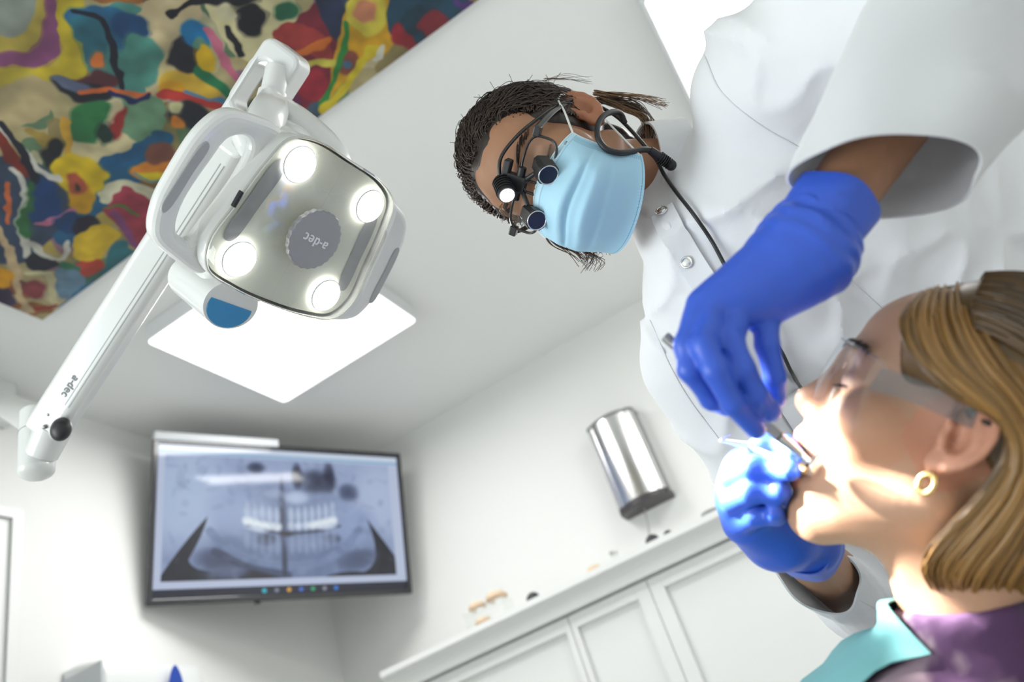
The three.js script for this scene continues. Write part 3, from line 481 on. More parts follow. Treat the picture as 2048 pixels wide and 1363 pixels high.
// ---------- run of white shaker cabinets under a moulded top ----------
const CABZ = WZ + 0.33, CABTOP = 1.495;
{
  const cabPaint = M.whitePaint, xs = [-1.62, -0.945, -0.665, 0.02, RX];
  const labels = ['white shaker cabinet with a wide door below the tooth model case', 'narrow white shaker cabinet between the two wide ones', 'white shaker cabinet with a wide door behind the dentist\'s lower hand', 'white shaker cabinet behind the patient\'s head'];
  for (let i = 0; i < 4; i++) {
    const x0 = xs[i], x1 = xs[i + 1], W = x1 - x0, t = thing('shaker_cabinet', labels[i], 'cabinet', 'row of white shaker cabinets'), y0 = 0.1, H = CABTOP - 0.075 - y0; t.position.set((x0 + x1) / 2, y0, WZ);
    part('body', box(W - 0.002, H, 0.31, 0, H / 2, 0.155), cabPaint, t);
    const sl = [0.055, 0.02, 0.044, 0.05][i], sr = [0.02, 0.044, 0.05, 0.05][i], st = 0.042, z = 0.31, d = new THREE.Group(); d.name = 'door'; t.add(d);
    part('door_frame', merge([rbox(sl, H - 0.01, 0.022, 0.002, -W / 2 + sl / 2 + 0.001, H / 2, z + 0.011), rbox(sr, H - 0.01, 0.022, 0.002, W / 2 - sr / 2 - 0.001, H / 2, z + 0.011), rbox(W - sl - sr, st, 0.022, 0.002, (sl - sr) / 2, H - 0.005 - st / 2, z + 0.011), rbox(W - sl - sr, st, 0.022, 0.002, (sl - sr) / 2, 0.005 + st / 2, z + 0.011)]), cabPaint, d);
    part('door_panel', box(W - sl - sr, H - 2 * st, 0.006, (sl - sr) / 2, H / 2, z + 0.004), cabPaint, d);
  }
  const prof = new THREE.Shape(); prof.moveTo(0, 0); prof.lineTo(0.355, 0); prof.lineTo(0.36, 0.02); prof.quadraticCurveTo(0.362, 0.04, 0.385, 0.05); prof.lineTo(0.392, 0.056); prof.lineTo(0.392, 0.075); prof.lineTo(0, 0.075);
  const x0 = WX + 0.44, L = RX - x0;
  const top = solo('cabinet_cornice', extrude(prof, L, 0.001, 1).rotateY(-Math.PI / 2).translate(L / 2, 0, 0), cabPaint, 'long white moulded top running along the row of cabinets', 'cornice');
  top.geometry.rotateY(0); top.position.set((x0 + RX) / 2, CABTOP - 0.075, WZ);
}
// ---------- small things on the cabinet top ----------
{
  const beige = mat({ color: lin(0.74, 0.54, 0.37), roughness: 0.55 }), pale = mat({ color: lin(0.75, 0.70, 0.6), roughness: 0.5 }), dark = mat({ color: lin(0.025, 0.03, 0.035), roughness: 0.5 });
  const at = (u, v) => { const p = onPlane(u, v, 'z', WZ + 0.34); p.y = CABTOP; return p; };
  const arch = (s) => { const l = [tube([V(-0.025 * s, 0.012 * s, -0.02 * s), V(-0.02 * s, 0.012 * s, 0.015 * s), V(0, 0.012 * s, 0.028 * s), V(0.02 * s, 0.012 * s, 0.015 * s), V(0.025 * s, 0.012 * s, -0.02 * s)], 0.011 * s, 20, 10)]; for (let i = 0; i < 7; i++) { const a = Math.PI * (0.08 + 0.84 * i / 6); l.push(new THREE.SphereGeometry(0.0065 * s, 10, 8).scale(1, 1.3, 1).translate(Math.cos(a) * 0.024 * s, 0.025 * s, Math.sin(a) * 0.034 * s - 0.008 * s)); } return l; };
  const jaw = (p, s, label) => { const t = thing('tooth_model', label, 'tooth model'), a = arch(s); t.position.copy(p); part('gum_base', a[0], beige, t, 'tan gum base'); part('teeth', merge(a.slice(1)), pale, t, 'pale teeth'); };
  // acrylic case with two tiers of models
  const p0 = at(983, 1238), c = thing('clear_display_case', 'small clear box holding tan tooth models on the cabinet top', 'display case'); c.position.copy(p0);
  part('case', merge([box(0.15, 0.004, 0.08, 0, 0.002, 0), box(0.15, 0.003, 0.08, 0, 0.055, 0), box(0.003, 0.055, 0.08, -0.0735, 0.029, 0), box(0.003, 0.055, 0.08, 0.0735, 0.029, 0)]), M.pane, c);
  jaw(p0.clone().add(V(-0.03, 0.005, 0)), 0.8, 'tan tooth model inside the small clear box'); jaw(p0.clone().add(V(-0.038, 0.058, 0)), 0.85, 'tan tooth model on the clear box, nearer the television'); jaw(p0.clone().add(V(0.038, 0.058, 0)), 1.0, 'larger tan tooth model on the clear box');
  const dome = (u, v, r, label) => { const t = thing('black_dome', label, 'ornament'); t.position.copy(at(u, v)); part('dome', new THREE.SphereGeometry(r, 24, 14, 0, 6.2832, 0, Math.PI / 2).scale(1, 1.1, 1).translate(0, 0.008, 0), dark, t); part('base', new THREE.CylinderGeometry(r * 1.05, r * 1.1, 0.008, 24).translate(0, 0.004, 0), dark, t); };
  dome(1068, 1200, 0.024, 'round black dome beside the clear box of tooth models'); dome(1306, 1082, 0.024, 'round black dome under the steel dispenser'); dome(1336, 1066, 0.015, 'small black dome next to a larger one under the steel dispenser');
  jaw(at(1190, 1140), 0.75, 'pale tan tooth model alone between the two black domes');
  const k = thing('glass_jar', 'tiny clear jar beside the lone tooth model', 'jar'); k.position.copy(at(1232, 1118)); part('body', new THREE.CylinderGeometry(0.013, 0.012, 0.03, 20).translate(0, 0.015, 0), M.pane, k); part('lid', new THREE.CylinderGeometry(0.0135, 0.0135, 0.008, 20).translate(0, 0.034, 0), M.steel, k);
  const k2 = thing('grey_dish', 'low grey dish at the far end of the cabinet top', 'dish'); k2.position.copy(at(1425, 1030)); part('bowl', new THREE.CylinderGeometry(0.03, 0.022, 0.016, 24).translate(0, 0.008, 0), M.lampGrey, k2); part('rim', new THREE.TorusGeometry(0.03, 0.002, 8, 28).rotateX(Math.PI / 2).translate(0, 0.016, 0), M.lampGrey, k2);
}
// ---------- shared head and ear fields (metres; x = the person's left, y = up, z = forward, eyes at y = 0) ----------
function headField(o) {
  const J = o.jaw || 0, cj = Math.cos(J), sj = Math.sin(J), py = -0.022, pz = 0.0;                 // jaw turns about the hinge
  const gl = J ? 0.010 : 0, rot = (y, z) => [py + (y - py) * cj - (z - pz) * sj, pz + gl + (y - py) * sj + (z - pz) * cj];
  const [jcy, jcz] = rot(-0.1, 0.064), [chy, chz] = rot(-0.104, 0.072), [jly, jlz] = rot(-0.077, 0.083), [jfy, jfz] = rot(-0.07, 0.045), [jay, jaz] = rot(-0.06, -0.004);
  const nk = o.neck || [0, -0.055, -0.032, 0, -0.2, -0.055], nr = o.neckR || 0.05;
  const zs = o.zs || 1, nz = o.nose || 0, lz = o.lip || 0;
  return (x, y, z) => {
    const ax = Math.abs(x); if (zs !== 1 && z > 0) z /= zs;
    let d = ell(x, y, z, 0, 0.034, -0.018, 0.0735, 0.086, 0.096);
    d = smin(d, ell(x, y, z, 0, 0.042, 0.034, 0.056, 0.046, 0.047), 0.03);
    d = smin(d, ell(x, y, z, 0, -0.028, 0.03, 0.056, 0.05, 0.053), 0.03);
    d = smin(d, sph(ax, y, z, 0.041, -0.024, 0.051, 0.026), 0.02);                                  // cheek
    d = smin(d, cap(ax, y, z, 0.036, 0.018, 0.067, 0.0, 0.016, 0.078, 0.011, 0.012), 0.016);       // brow
    d = smin(d, ell(x, y, z, 0, jfy, jfz, 0.046, 0.034, 0.04), 0.03);                               // lower face
    d = smin(d, cap(ax, y, z, 0.05, jay, jaz, 0.017, jcy, jcz, 0.017, 0.017), 0.025);               // jaw line
    d = smin(d, sph(x, y, z, 0, chy, chz, 0.0175), 0.018);
    d = smin(d, ell(x, y, z, 0, -0.056, 0.076, 0.028, 0.014, 0.016), 0.014);                        // muzzle
    d = smax(d, -sph(ax, y, z, 0.033, -0.003, 0.104, 0.0235), 0.018);                               // eye socket
    d = smin(d, ell(ax, y, z, 0.0315, -0.002, 0.0675, 0.0155, 0.0125, 0.0135), 0.006);              // closed lid
    d = smin(d, cap(x, y, z, 0, 0.006, 0.083, 0, -0.03, 0.108 + nz, 0.0075, 0.0105), 0.014);             // nose
    d = smin(d, sph(x, y, z, 0, -0.035, 0.109 + nz, 0.0105), 0.008);
    d = smin(d, sph(ax, y, z, 0.0105, -0.0395, 0.0955 + nz * 0.8, 0.0078), 0.009);
    d = smax(d, -ell(ax, y, z, 0.0062, -0.0465, 0.1 + nz, 0.0034, 0.006, 0.0055), 0.003);
    d = smin(d, ell(x, y, z, 0, -0.0625, 0.0895 + lz, 0.022, 0.0065, 0.0085), 0.006);                    // upper lip
    d = smin(d, ell(x, y, z, 0, jly, jlz, 0.02, 0.0075, 0.0085), 0.006);                            // lower lip
    if (J) d = smax(d, -ell(x, y, z, 0, -0.083, 0.085, 0.0185, 0.0125, 0.032), 0.005);
    d = smin(d, cap(x, y, z, nk[0], nk[1], nk[2], nk[3], nk[4], nk[5], nr, nr * 1.06), 0.03);
    return d;
  };
}
// ear in its own axes: a = backwards, b = up, c = outwards
function earField(a, b, c) {
  c -= 0.35 * Math.max(0, a + 0.004);                                                                // flares out at the back
  let d = ell(a, b, c, 0.001, 0.004, 0.0, 0.0185, 0.028, 0.0055);
  d = smin(d, ell(a, b, c, -0.007, -0.024, 0.0, 0.0095, 0.0105, 0.0048), 0.01);
  const hx = [[-0.006, 0.002], [-0.0135, 0.009], [-0.0135, 0.022], [-0.006, 0.0305], [0.006, 0.0325], [0.0155, 0.025], [0.0195, 0.011], [0.0175, -0.004], [0.0105, -0.0165], [0.001, -0.025]];
  let h = 1; for (let i = 0; i < hx.length - 1; i++) h = Math.min(h, cap(a, b, c, hx[i][0], hx[i][1], 0.0045, hx[i + 1][0], hx[i + 1][1], 0.0045, 0.0038, 0.0038));
  d = smin(d, h, 0.004);
  const an = [[0.004, 0.022], [0.0085, 0.012], [0.0095, 0.002], [0.006, -0.009], [-0.001, -0.0135]];
  let n = 1; for (let i = 0; i < an.length - 1; i++) n = Math.min(n, cap(a, b, c, an[i][0], an[i][1], 0.0045, an[i + 1][0], an[i + 1][1], 0.0045, 0.0034, 0.0034));
  d = smin(d, n, 0.005);
  d = smax(d, -ell(a, b, c, -0.0015, -0.002, 0.007, 0.0078, 0.0105, 0.008), 0.004);                  // concha
  d = smax(d, -ell(a, b, c, -0.005, 0.016, 0.0065, 0.0065, 0.0075, 0.0045), 0.004);                  // upper hollow
  d = smin(d, cap(a, b, c, -0.0125, -0.002, 0.0035, -0.0105, -0.0065, 0.005, 0.0042, 0.004), 0.004); // tragus
  return d;
}
function withEars(head, er) {     // er: position, tilt, spread of the ear and size
  const { x: ex, y: ey, z: ez, tilt, size, out } = er, ct = Math.cos(tilt), st = Math.sin(tilt), co = Math.cos(out), so = Math.sin(out);
  return (x, y, z) => {
    const d = head(x, y, z), q = Math.abs(x) - ex; if (Math.abs(q) > 0.06 || Math.abs(y - ey) > 0.07 || Math.abs(z - ez) > 0.07) return d;
    const dz = -(z - ez), dy = y - ey, a0 = (dz * ct + dy * st), b = (-dz * st + dy * ct), a = a0 * co + q * so, c = -a0 * so + q * co;
    return smin(d, earField(a / size, b / size, c / size) * size, 0.005);
  };
}
function headFrame(u, v, d, up, fwd, anchor) {     // up, fwd in camera axes; anchor = local point seen at the pixel
  const f = camVec(...fwd).normalize(), y = camVec(...up); y.addScaledVector(f, -y.dot(f)).normalize(); const x = y.clone().cross(f);
  const o = P(u, v, d); o.addScaledVector(x, -anchor[0]).addScaledVector(y, -anchor[1]).addScaledVector(f, -anchor[2]); return basis(x, y, f, o);
}
const hairMat = (r) => phys({ color: lin(1, 1, 1), vertexColors: true, roughness: r });
const tint = (g, c) => { const n = g.attributes.position.count, a = new Float32Array(n * 3); for (let i = 0; i < n; i++) a.set(c, i * 3); g.setAttribute('color', new THREE.BufferAttribute(a, 3)); return g; };
// glove: palm + finger chains, each chain a list of [point, radius]
function handField(palm, chains, k) {
  return (x, y, z) => {
    let d = 1; for (const [a, b, ra, rb] of palm) d = smin(d, capV(x, y, z, a, b, ra, rb), k);
    for (const ch of chains) { let c = 1; for (let i = 0; i < ch.length - 1; i++) c = smin(c, capV(x, y, z, ch[i][0], ch[i + 1][0], ch[i][1], ch[i + 1][1]), 0.004); d = smin(d, c, 0.0035); }
    return d;
  };
}
const boundsOf = (pts, pad) => { const b = new THREE.Box3().setFromPoints(pts).expandByScalar(pad); return [b.min, b.max]; };
// ================= dentist =================
const dentist = thing('person', 'person in a white tunic, blue mask, blue gloves and loupes leaning over the patient', 'person');
// head seen from slightly below, turned a little to her right
const dHead = headFrame(1060, 364, 0.965, [-0.967, 0.25, 0], [-0.36, -0.40, 0.86], [0, 0.004, 0.086]);
const D = (x, y, z) => V(x, y, z).applyMatrix4(dHead);
const neckBase = P(1352, 352, 1.075), dInv = dHead.clone().invert(), nb = neckBase.clone().applyMatrix4(dInv);
const dHeadLocal = withEars(headField({ neck: [0, -0.06, -0.035, nb.x, nb.y, nb.z], neckR: 0.047 }), { x: 0.0735, y: -0.012, z: -0.016, tilt: -0.12, size: 1.0, out: 0.25 });
// skeleton
const shL = P(1500, 190, 0.95), shR = P(1402, 718, 1.09), elL = P(2030, -90, 0.72), elR = P(1715, 1190, 1.06), wrL = P(1655, 425, 0.655), wrR = P(1585, 1082, 0.80), hips = P(1960, 1030, 1.24);
const chest = shL.clone().add(shR).multiplyScalar(0.5).lerp(hips, 0.06), sAx = shL.clone().sub(shR).normalize(), tAx = hips.clone().sub(chest); tAx.addScaledVector(sAx, -tAx.dot(sAx)).normalize();
const nAx = sAx.clone().cross(tAx); if (nAx.dot(rayOf(1500, 500)) > 0) nAx.negate();
const torsoLen = hips.clone().sub(chest).dot(tAx);
function torso(x, y, z, grow) {
  const px = x - chest.x, py = y - chest.y, pz = z - chest.z;
  const s = px * sAx.x + py * sAx.y + pz * sAx.z, t = px * tAx.x + py * tAx.y + pz * tAx.z, n = px * nAx.x + py * nAx.y + pz * nAx.z;
  const k = clamp(t / torsoLen, 0, 1.2), ws = lerp(0.165, 0.175, k) + grow, wn = lerp(0.105, 0.12, k) + grow, over = t < 0 ? -t : t > torsoLen * 1.15 ? t - torsoLen * 1.15 : 0;
  return ell(s, over, n, 0, 0, 0, ws, 0.11 + grow, wn);
}
const floorL = V(hips.x + 0.10, 0.09, hips.z - 0.02), floorR = V(hips.x - 0.1, 0.09, hips.z - 0.05), hipL = hips.clone().add(V(0.09, -0.05, 0)), hipR = hips.clone().add(V(-0.09, -0.05, -0.02));
function bodyCore(x, y, z) {
  let d = torso(x, y, z, -0.012);
  d = smin(d, capV(x, y, z, shL, elL, 0.045, 0.038), 0.04); d = smin(d, capV(x, y, z, shR, elR, 0.045, 0.038), 0.04);
  d = smin(d, capV(x, y, z, elL, wrL, 0.039, 0.0275), 0.02); d = smin(d, capV(x, y, z, elR, wrR, 0.038, 0.0265), 0.02);
  d = smin(d, capV(x, y, z, neckBase, chest, 0.05, 0.07), 0.05);
  return d;
}
const skinTone = (base) => (x, y, z) => { const n = noise3(x * 60, y * 60, z * 60) - 0.5, m = noise3(x * 400, y * 400, z * 400) - 0.5, k = 1 + 0.10 * n + 0.05 * m; return [base[0] * k, base[1] * k * (1 - 0.03 * n), base[2] * k]; };
{
  const tone = skinTone([0.37, 0.188, 0.108]);
  const headGeo = sdfGeo(dHeadLocal, V(-0.105, -0.19, -0.125), V(0.105, 0.13, 0.13), 0.0029, (x, y, z) => { const c = tone(x, y, z), e = Math.hypot(Math.abs(x) - 0.082, y + 0.012, z + 0.018); return e < 0.04 ? [c[0] * 1.06, c[1] * 0.86, c[2] * 0.8] : c; }).applyMatrix4(dHead);
  const bodyGeo = sdfGeo(bodyCore, ...boundsOf([shL, shR, elL, elR, wrL, wrR, hips, neckBase], 0.19), 0.009, tone);
  dentist.add(shade(new THREE.Mesh(merge([headGeo, bodyGeo]), M.skin))); dentist.children.at(-1).name = 'body';
}
// ---- tunic ----
const foldDir = tAx.clone().multiplyScalar(0.7).add(sAx.clone().multiplyScalar(0.6)).normalize();
const ridge = (v) => 1 - Math.abs(2 * v - 1);
function folds(x, y, z) {          // soft drape plus a few sharp creases that run from the armpits
  const s = x * sAx.x + y * sAx.y + z * sAx.z, t = x * tAx.x + y * tAx.y + z * tAx.z;
  const w = noise3(s * 6 + 3, t * 6, 2.5), r = Math.sin((s * 26 + t * 13) + w * 8), q = noise3((s - t) * 9, (s + t) * 3.2, 5);
  return 0.011 * Math.max(r, -0.3) * noise3(s * 4 + 7, t * 4, 3) * 1.6 + 0.014 * Math.pow(ridge(q), 4) * sstep(0.3, 0.7, noise3(s * 5, t * 5, 1)) + 0.010 * (noise3(s * 9, t * 12, 9) - 0.5) + 0.009 * Math.pow(ridge(noise3(s * 16 + 4, t * 22, 2)), 3);
}
function tunicField(x, y, z) {
  let d = torso(x, y, z, 0.012);
  d = smin(d, capV(x, y, z, shL, elL, 0.074, 0.064), 0.05); d = smin(d, capV(x, y, z, shR, elR, 0.072, 0.056), 0.05);
  d = smin(d, capV(x, y, z, neckBase, chest, 0.055, 0.08), 0.06);
  // armpit crease under the near sleeve and a hollow at the neck
  const px = x - neckBase.x, py = y - neckBase.y, pz = z - neckBase.z;
  d = smax(d, -(Math.hypot(px, py, pz) - 0.058), 0.012);
  return Math.abs(d) < 0.05 ? d - folds(x, y, z) : d;
}
{
  const geo = sdfGeo(tunicField, ...boundsOf([shL, shR, elL, elR, hips, hips.clone().addScaledVector(tAx, 0.1)], 0.2), 0.006);
  // cloth uv from torso axes
  const p = geo.attributes.position, uv = new Float32Array(p.count * 2); for (let i = 0; i < p.count; i++) { const q = V(p.getX(i), p.getY(i), p.getZ(i)); uv[i * 2] = q.dot(sAx) * 2; uv[i * 2 + 1] = q.dot(tAx) * 2; } geo.setAttribute('uv', new THREE.BufferAttribute(uv, 2));
  const tunic = part('tunic', geo, M.tunic, dentist, 'white short-collared clinical tunic');
  // sleeve ends, open so that one looks into the cuff
  const sleeve = (rings, name) => {
    const R = rings.map(([c, A, B]) => ({ c, A, B }));
    const fn = (thick) => (s, t) => { const f = t * (R.length - 1), i = Math.min(Math.floor(f), R.length - 2), e = f - i, a = s * Math.PI * 2, g = (k) => R[k].c.clone().addScaledVector(R[k].A, Math.cos(a)).addScaledVector(R[k].B, Math.sin(a)); const q = g(i).lerp(g(i + 1), e * e * (3 - 2 * e) * 0.5 + e * 0.5), c = R[i].c.clone().lerp(R[i + 1].c, e), w = 1 + 0.05 * Math.sin(a * 3 + t * 4 + 1) + 0.035 * Math.sin(a * 5 - t * 7) * (0.4 + t * 0.6) + 0.05 * Math.pow(ridge(noise3(a * 1.2, t * 2.2, 4)), 3) * (1 - 0.5 * t); return q.sub(c).multiplyScalar(w).add(c); };
    return part(name, sheet(fn(0), 64, 24, 0.0022), M.sleeveCloth, tunic);
  };
  const px = (u, v, d, z = 0) => camVec(u * d / FOCAL, -v * d / FOCAL, z);
  const offA = (d) => px(168, 14, d), up = (a, b, c) => px(a, b, c);
  sleeve([[P(1772, 356, 0.635), px(168, 18, 0.635, 0.01), px(8, 57, 0.635, -0.045)], [P(1822, 250, 0.645), px(172, 40, 0.645, 0.01), px(-16, 75, 0.645, -0.055)], [P(1900, 110, 0.665), px(178, 80, 0.665, 0), px(-20, 50, 0.665, -0.06)], [P(1990, -30, 0.69), px(160, 100, 0.69, 0), px(-40, 50, 0.69, -0.06)]].reverse(), 'sleeve_end');
  sleeve([[P(1740, 1195, 1.02), px(60, 60, 1.02, 0.02), px(-50, 60, 1.02, 0.02)], [P(1690, 1170, 0.95), px(72, 52, 0.95, 0.01), px(-34, 48, 0.95, 0.01)], [P(1636, 1150, 0.875), px(86, 54, 0.875, -0.01), px(-34, 50, 0.875, 0.005)]], 'sleeve_end');
  // stand collar round the neck, open at the front
  const nAxis = D(0, -0.06, -0.035).sub(neckBase).normalize(), toFront = D(0, -0.1, 0.1).sub(D(0, -0.1, 0)).normalize(); toFront.addScaledVector(nAxis, -toFront.dot(nAxis)).normalize(); const toSide = nAxis.clone().cross(toFront);
  const collar = (s, t) => { const a = lerp(0.16, Math.PI * 2 - 0.16, s), r = 0.0735 - 0.004 * t + 0.003 * Math.sin(a * 4) * (1 - t), c = neckBase.clone().addScaledVector(nAxis, -0.004 + 0.05 * t + 0.006 * Math.cos(a)); return c.addScaledVector(toFront, Math.cos(a) * r * 1.08).addScaledVector(toSide, Math.sin(a) * r); };
  part('collar', sheet(collar, 60, 8, 0.003), M.tunic, tunic);
  // placket with snaps: a slightly proud strip laid on the cloth
  const line = [[1322, 425], [1345, 470], [1378, 525], [1420, 585], [1470, 650], [1520, 730], [1573, 808], [1630, 900]];
  const dense = (l, n = 8) => { const c = new THREE.CatmullRomCurve3(l.map(([u, v]) => V(u, v, 0))); return c.getPoints((l.length - 1) * n).map((q) => [q.x, q.y]); };
  const onT = (u, v, lift) => { const q = hit(tunicField, u, v, 0.6); return q.addScaledVector(gradient(tunicField, q), lift); };
  const strip = (a, b, lift, wdt) => { const A = dense(line, 5).map(([u, v]) => onT(u + a, v + b, lift)), c = new THREE.CatmullRomCurve3(A), B = new THREE.CatmullRomCurve3(dense(line, 5).map(([u, v]) => onT(u + a + wdt[0], v + b + wdt[1], lift))); return sheet((s, t) => c.getPoint(t).lerp(B.getPoint(t), s), 4, 60, 0.002); };
  part('placket', strip(-16, 12, 0.0025, [42, -30]), M.tunic, tunic);
  for (const [u, v] of [[1324, 428], [1377, 525], [1573, 808]]) {
    const q = onT(u, v, 0.0055), g = gradient(tunicField, q), m4 = new THREE.Matrix4().makeRotationFromQuaternion(new THREE.Quaternion().setFromUnitVectors(V(0, 0, 1), g)).setPosition(q);
    part('snap', merge([new THREE.TorusGeometry(0.0062, 0.0013, 8, 24), new THREE.SphereGeometry(0.0058, 20, 10).scale(1, 1, 0.35)]).applyMatrix4(m4), M.steel, tunic, 'round metal snap');
  }
  const seam = (pts) => { const q = dense(pts); part('seam', tube(q.map(([u, v]) => onT(u, v, 0.0)), 0.001, q.length * 2, 6), M.tunic, tunic); };
  seam([[1408, 110], [1440, 180], [1500, 235], [1580, 285], [1640, 315]]); seam([[1300, 640], [1345, 740], [1380, 800], [1440, 880]]);
  seam([[1700, 560], [1790, 640]]);
}
// ---- trousers and shoes, out of the frame below the tunic ----
{
  const legs = (x, y, z) => smin(smin(capV(x, y, z, hipL, floorL, 0.095, 0.055), capV(x, y, z, hipR, floorR, 0.095, 0.055), 0.03), capV(x, y, z, hipL, hipR, 0.1, 0.1), 0.05);
  part('trousers', sdfGeo(legs, ...boundsOf([hipL, hipR, floorL, floorR], 0.14), 0.014), M.tunic, dentist);
  for (const q of [floorL, floorR]) part('shoe', new THREE.SphereGeometry(0.05, 20, 14).scale(0.9, 0.9, 2.4).translate(q.x, 0.045, q.z + 0.06), M.whitePaint, dentist);
}
// ---- gloves ----
const H = (u, v, d, r) => [P(u, v, d), r];
const gloveL = handField(
  [[P(1672, 398, 0.66), P(1610, 498, 0.652), 0.0335, 0.0325], [P(1610, 498, 0.652), P(1412, 606, 0.634), 0.0305, 0.0135], [P(1610, 498, 0.652), P(1455, 612, 0.632), 0.0305, 0.014], [P(1610, 510, 0.65), P(1500, 612, 0.636), 0.030, 0.014], [P(1610, 520, 0.65), P(1535, 604, 0.642), 0.028, 0.014]],
  [[H(1402, 612, 0.632, 0.0121), H(1374, 690, 0.618, 0.0104), H(1380, 738, 0.612, 0.0097), H(1424, 797, 0.622, 0.0087), H(1454, 814, 0.630, 0.0076)],
   [H(1432, 620, 0.628, 0.0118), H(1410, 690, 0.602, 0.0102), H(1430, 738, 0.593, 0.0098), H(1466, 806, 0.598, 0.0089), H(1512, 858, 0.611, 0.0078)],
   [H(1474, 622, 0.628, 0.0114), H(1462, 682, 0.609, 0.0100), H(1484, 736, 0.599, 0.0096), H(1512, 788, 0.604, 0.0087), H(1543, 824, 0.614, 0.0076)],
   [H(1530, 612, 0.638, 0.0113), H(1534, 690, 0.628, 0.0091), H(1550, 757, 0.626, 0.0084), H(1554, 798, 0.631, 0.0073)],
   [H(1480, 560, 0.665, 0.018), H(1430, 660, 0.672, 0.0145), H(1462, 765, 0.66, 0.012), H(1508, 838, 0.642, 0.0105)]], 0.022);
const wristDirL = wrL.clone().sub(elL).normalize();
{
  const wrinkle = (f, c, ax) => (x, y, z) => { const d = f(x, y, z); if (Math.abs(d) > 0.02) return d; const t = (x - c.x) * ax.x + (y - c.y) * ax.y + (z - c.z) * ax.z, k = sstep(0.075, 0.0, Math.abs(t - 0.01)); return d - 0.0012 * k * Math.sin(t * 420 + noise3(x * 50, y * 50, z * 50) * 5) - 0.0012 * (noise3(x * 70, y * 70, z * 70) - 0.5); };
  const cutL = P(1654, 428, 0.655), cutted = (f, c, ax, len) => (x, y, z) => smax(f(x, y, z), -((x - c.x) * ax.x + (y - c.y) * ax.y + (z - c.z) * ax.z) - len, 0.003);
  const pts = []; for (const [u, v, d] of [[1700, 380, 0.67], [1350, 600, 0.65], [1360, 760, 0.6], [1520, 880, 0.62], [1600, 800, 0.6], [1720, 460, 0.64]]) pts.push(P(u, v, d));
  part('glove', sdfGeo(cutted(wrinkle(gloveL, cutL, wristDirL), cutL, wristDirL, 0.012), ...boundsOf(pts, 0.035), 0.0028), M.glove, dentist, 'blue nitrile glove holding a mirror handle');
  part('glove_cuff', sheet((s, t) => { const a = s * 6.2832, ax = wristDirL, e1 = ax.clone().cross(V(0, 1, 0)).normalize(), e2 = ax.clone().cross(e1); const r = 0.0335 + 0.0012 * Math.sin(a * 5) + 0.002 * (1 - t); return cutL.clone().addScaledVector(ax, lerp(-0.016, 0.02, t) + 0.003 * Math.sin(a * 2)).addScaledVector(e1, Math.cos(a) * r).addScaledVector(e2, Math.sin(a) * r); }, 48, 8, 0.0009), M.glove, dentist);
}
const gloveR = handField(
  [[P(1618, 1088, 0.797), P(1560, 1060, 0.780), 0.031, 0.03], [P(1560, 1060, 0.780), P(1492, 930, 0.735), 0.028, 0.017], [P(1560, 1060, 0.780), P(1478, 965, 0.730), 0.028, 0.018], [P(1550, 1062, 0.775), P(1475, 1005, 0.735), 0.027, 0.018], [P(1550, 1065, 0.770), P(1490, 1050, 0.742), 0.026, 0.0165]],
  [[H(1490, 922, 0.730, 0.0125), H(1532, 886, 0.705, 0.0105), H(1572, 892, 0.690, 0.0096), H(1588, 908, 0.664, 0.0082)],
   [H(1468, 955, 0.720, 0.012), H(1508, 934, 0.692, 0.0102), H(1556, 940, 0.680, 0.0096), H(1583, 942, 0.658, 0.0084)],
   [H(1466, 1002, 0.720, 0.012), H(1504, 984, 0.692, 0.0102), H(1552, 984, 0.683, 0.0096), H(1562, 982, 0.676, 0.0084)],
   [H(1484, 1046, 0.730, 0.0115), H(1512, 1030, 0.704, 0.0098), H(1552, 1028, 0.696, 0.0092), H(1550, 1024, 0.686, 0.008)],
   [H(1555, 1030, 0.760, 0.018), H(1545, 960, 0.730, 0.0145), H(1560, 930, 0.700, 0.0112), H(1566, 916, 0.694, 0.0096)]], 0.02);
{
  const pts = []; for (const [u, v, d] of [[1440, 900, 0.75], [1480, 1080, 0.73], [1640, 1110, 0.83], [1610, 900, 0.64], [1560, 870, 0.64]]) pts.push(P(u, v, d));
  const ax = wrR.clone().sub(elR).normalize(), c = P(1612, 1090, 0.80), f = (x, y, z) => smax(gloveR(x, y, z) - 0.0012 * (noise3(x * 70, y * 70, z * 70) - 0.5), -((x - c.x) * ax.x + (y - c.y) * ax.y + (z - c.z) * ax.z) - 0.012, 0.003);
  part('glove', sdfGeo(f, ...boundsOf(pts, 0.035), 0.0028), M.glove, dentist, 'blue nitrile glove at the patient\'s mouth');
  part('glove_cuff', sheet((s, t) => { const a = s * 6.2832, e1 = ax.clone().cross(V(0, 1, 0)).normalize(), e2 = ax.clone().cross(e1), r = 0.031 + 0.001 * Math.sin(a * 5) + 0.002 * (1 - t); return c.clone().addScaledVector(ax, lerp(-0.015, 0.015, t)).addScaledVector(e1, Math.cos(a) * r).addScaledVector(e2, Math.sin(a) * r); }, 48, 8, 0.0009), M.glove, dentist);
}
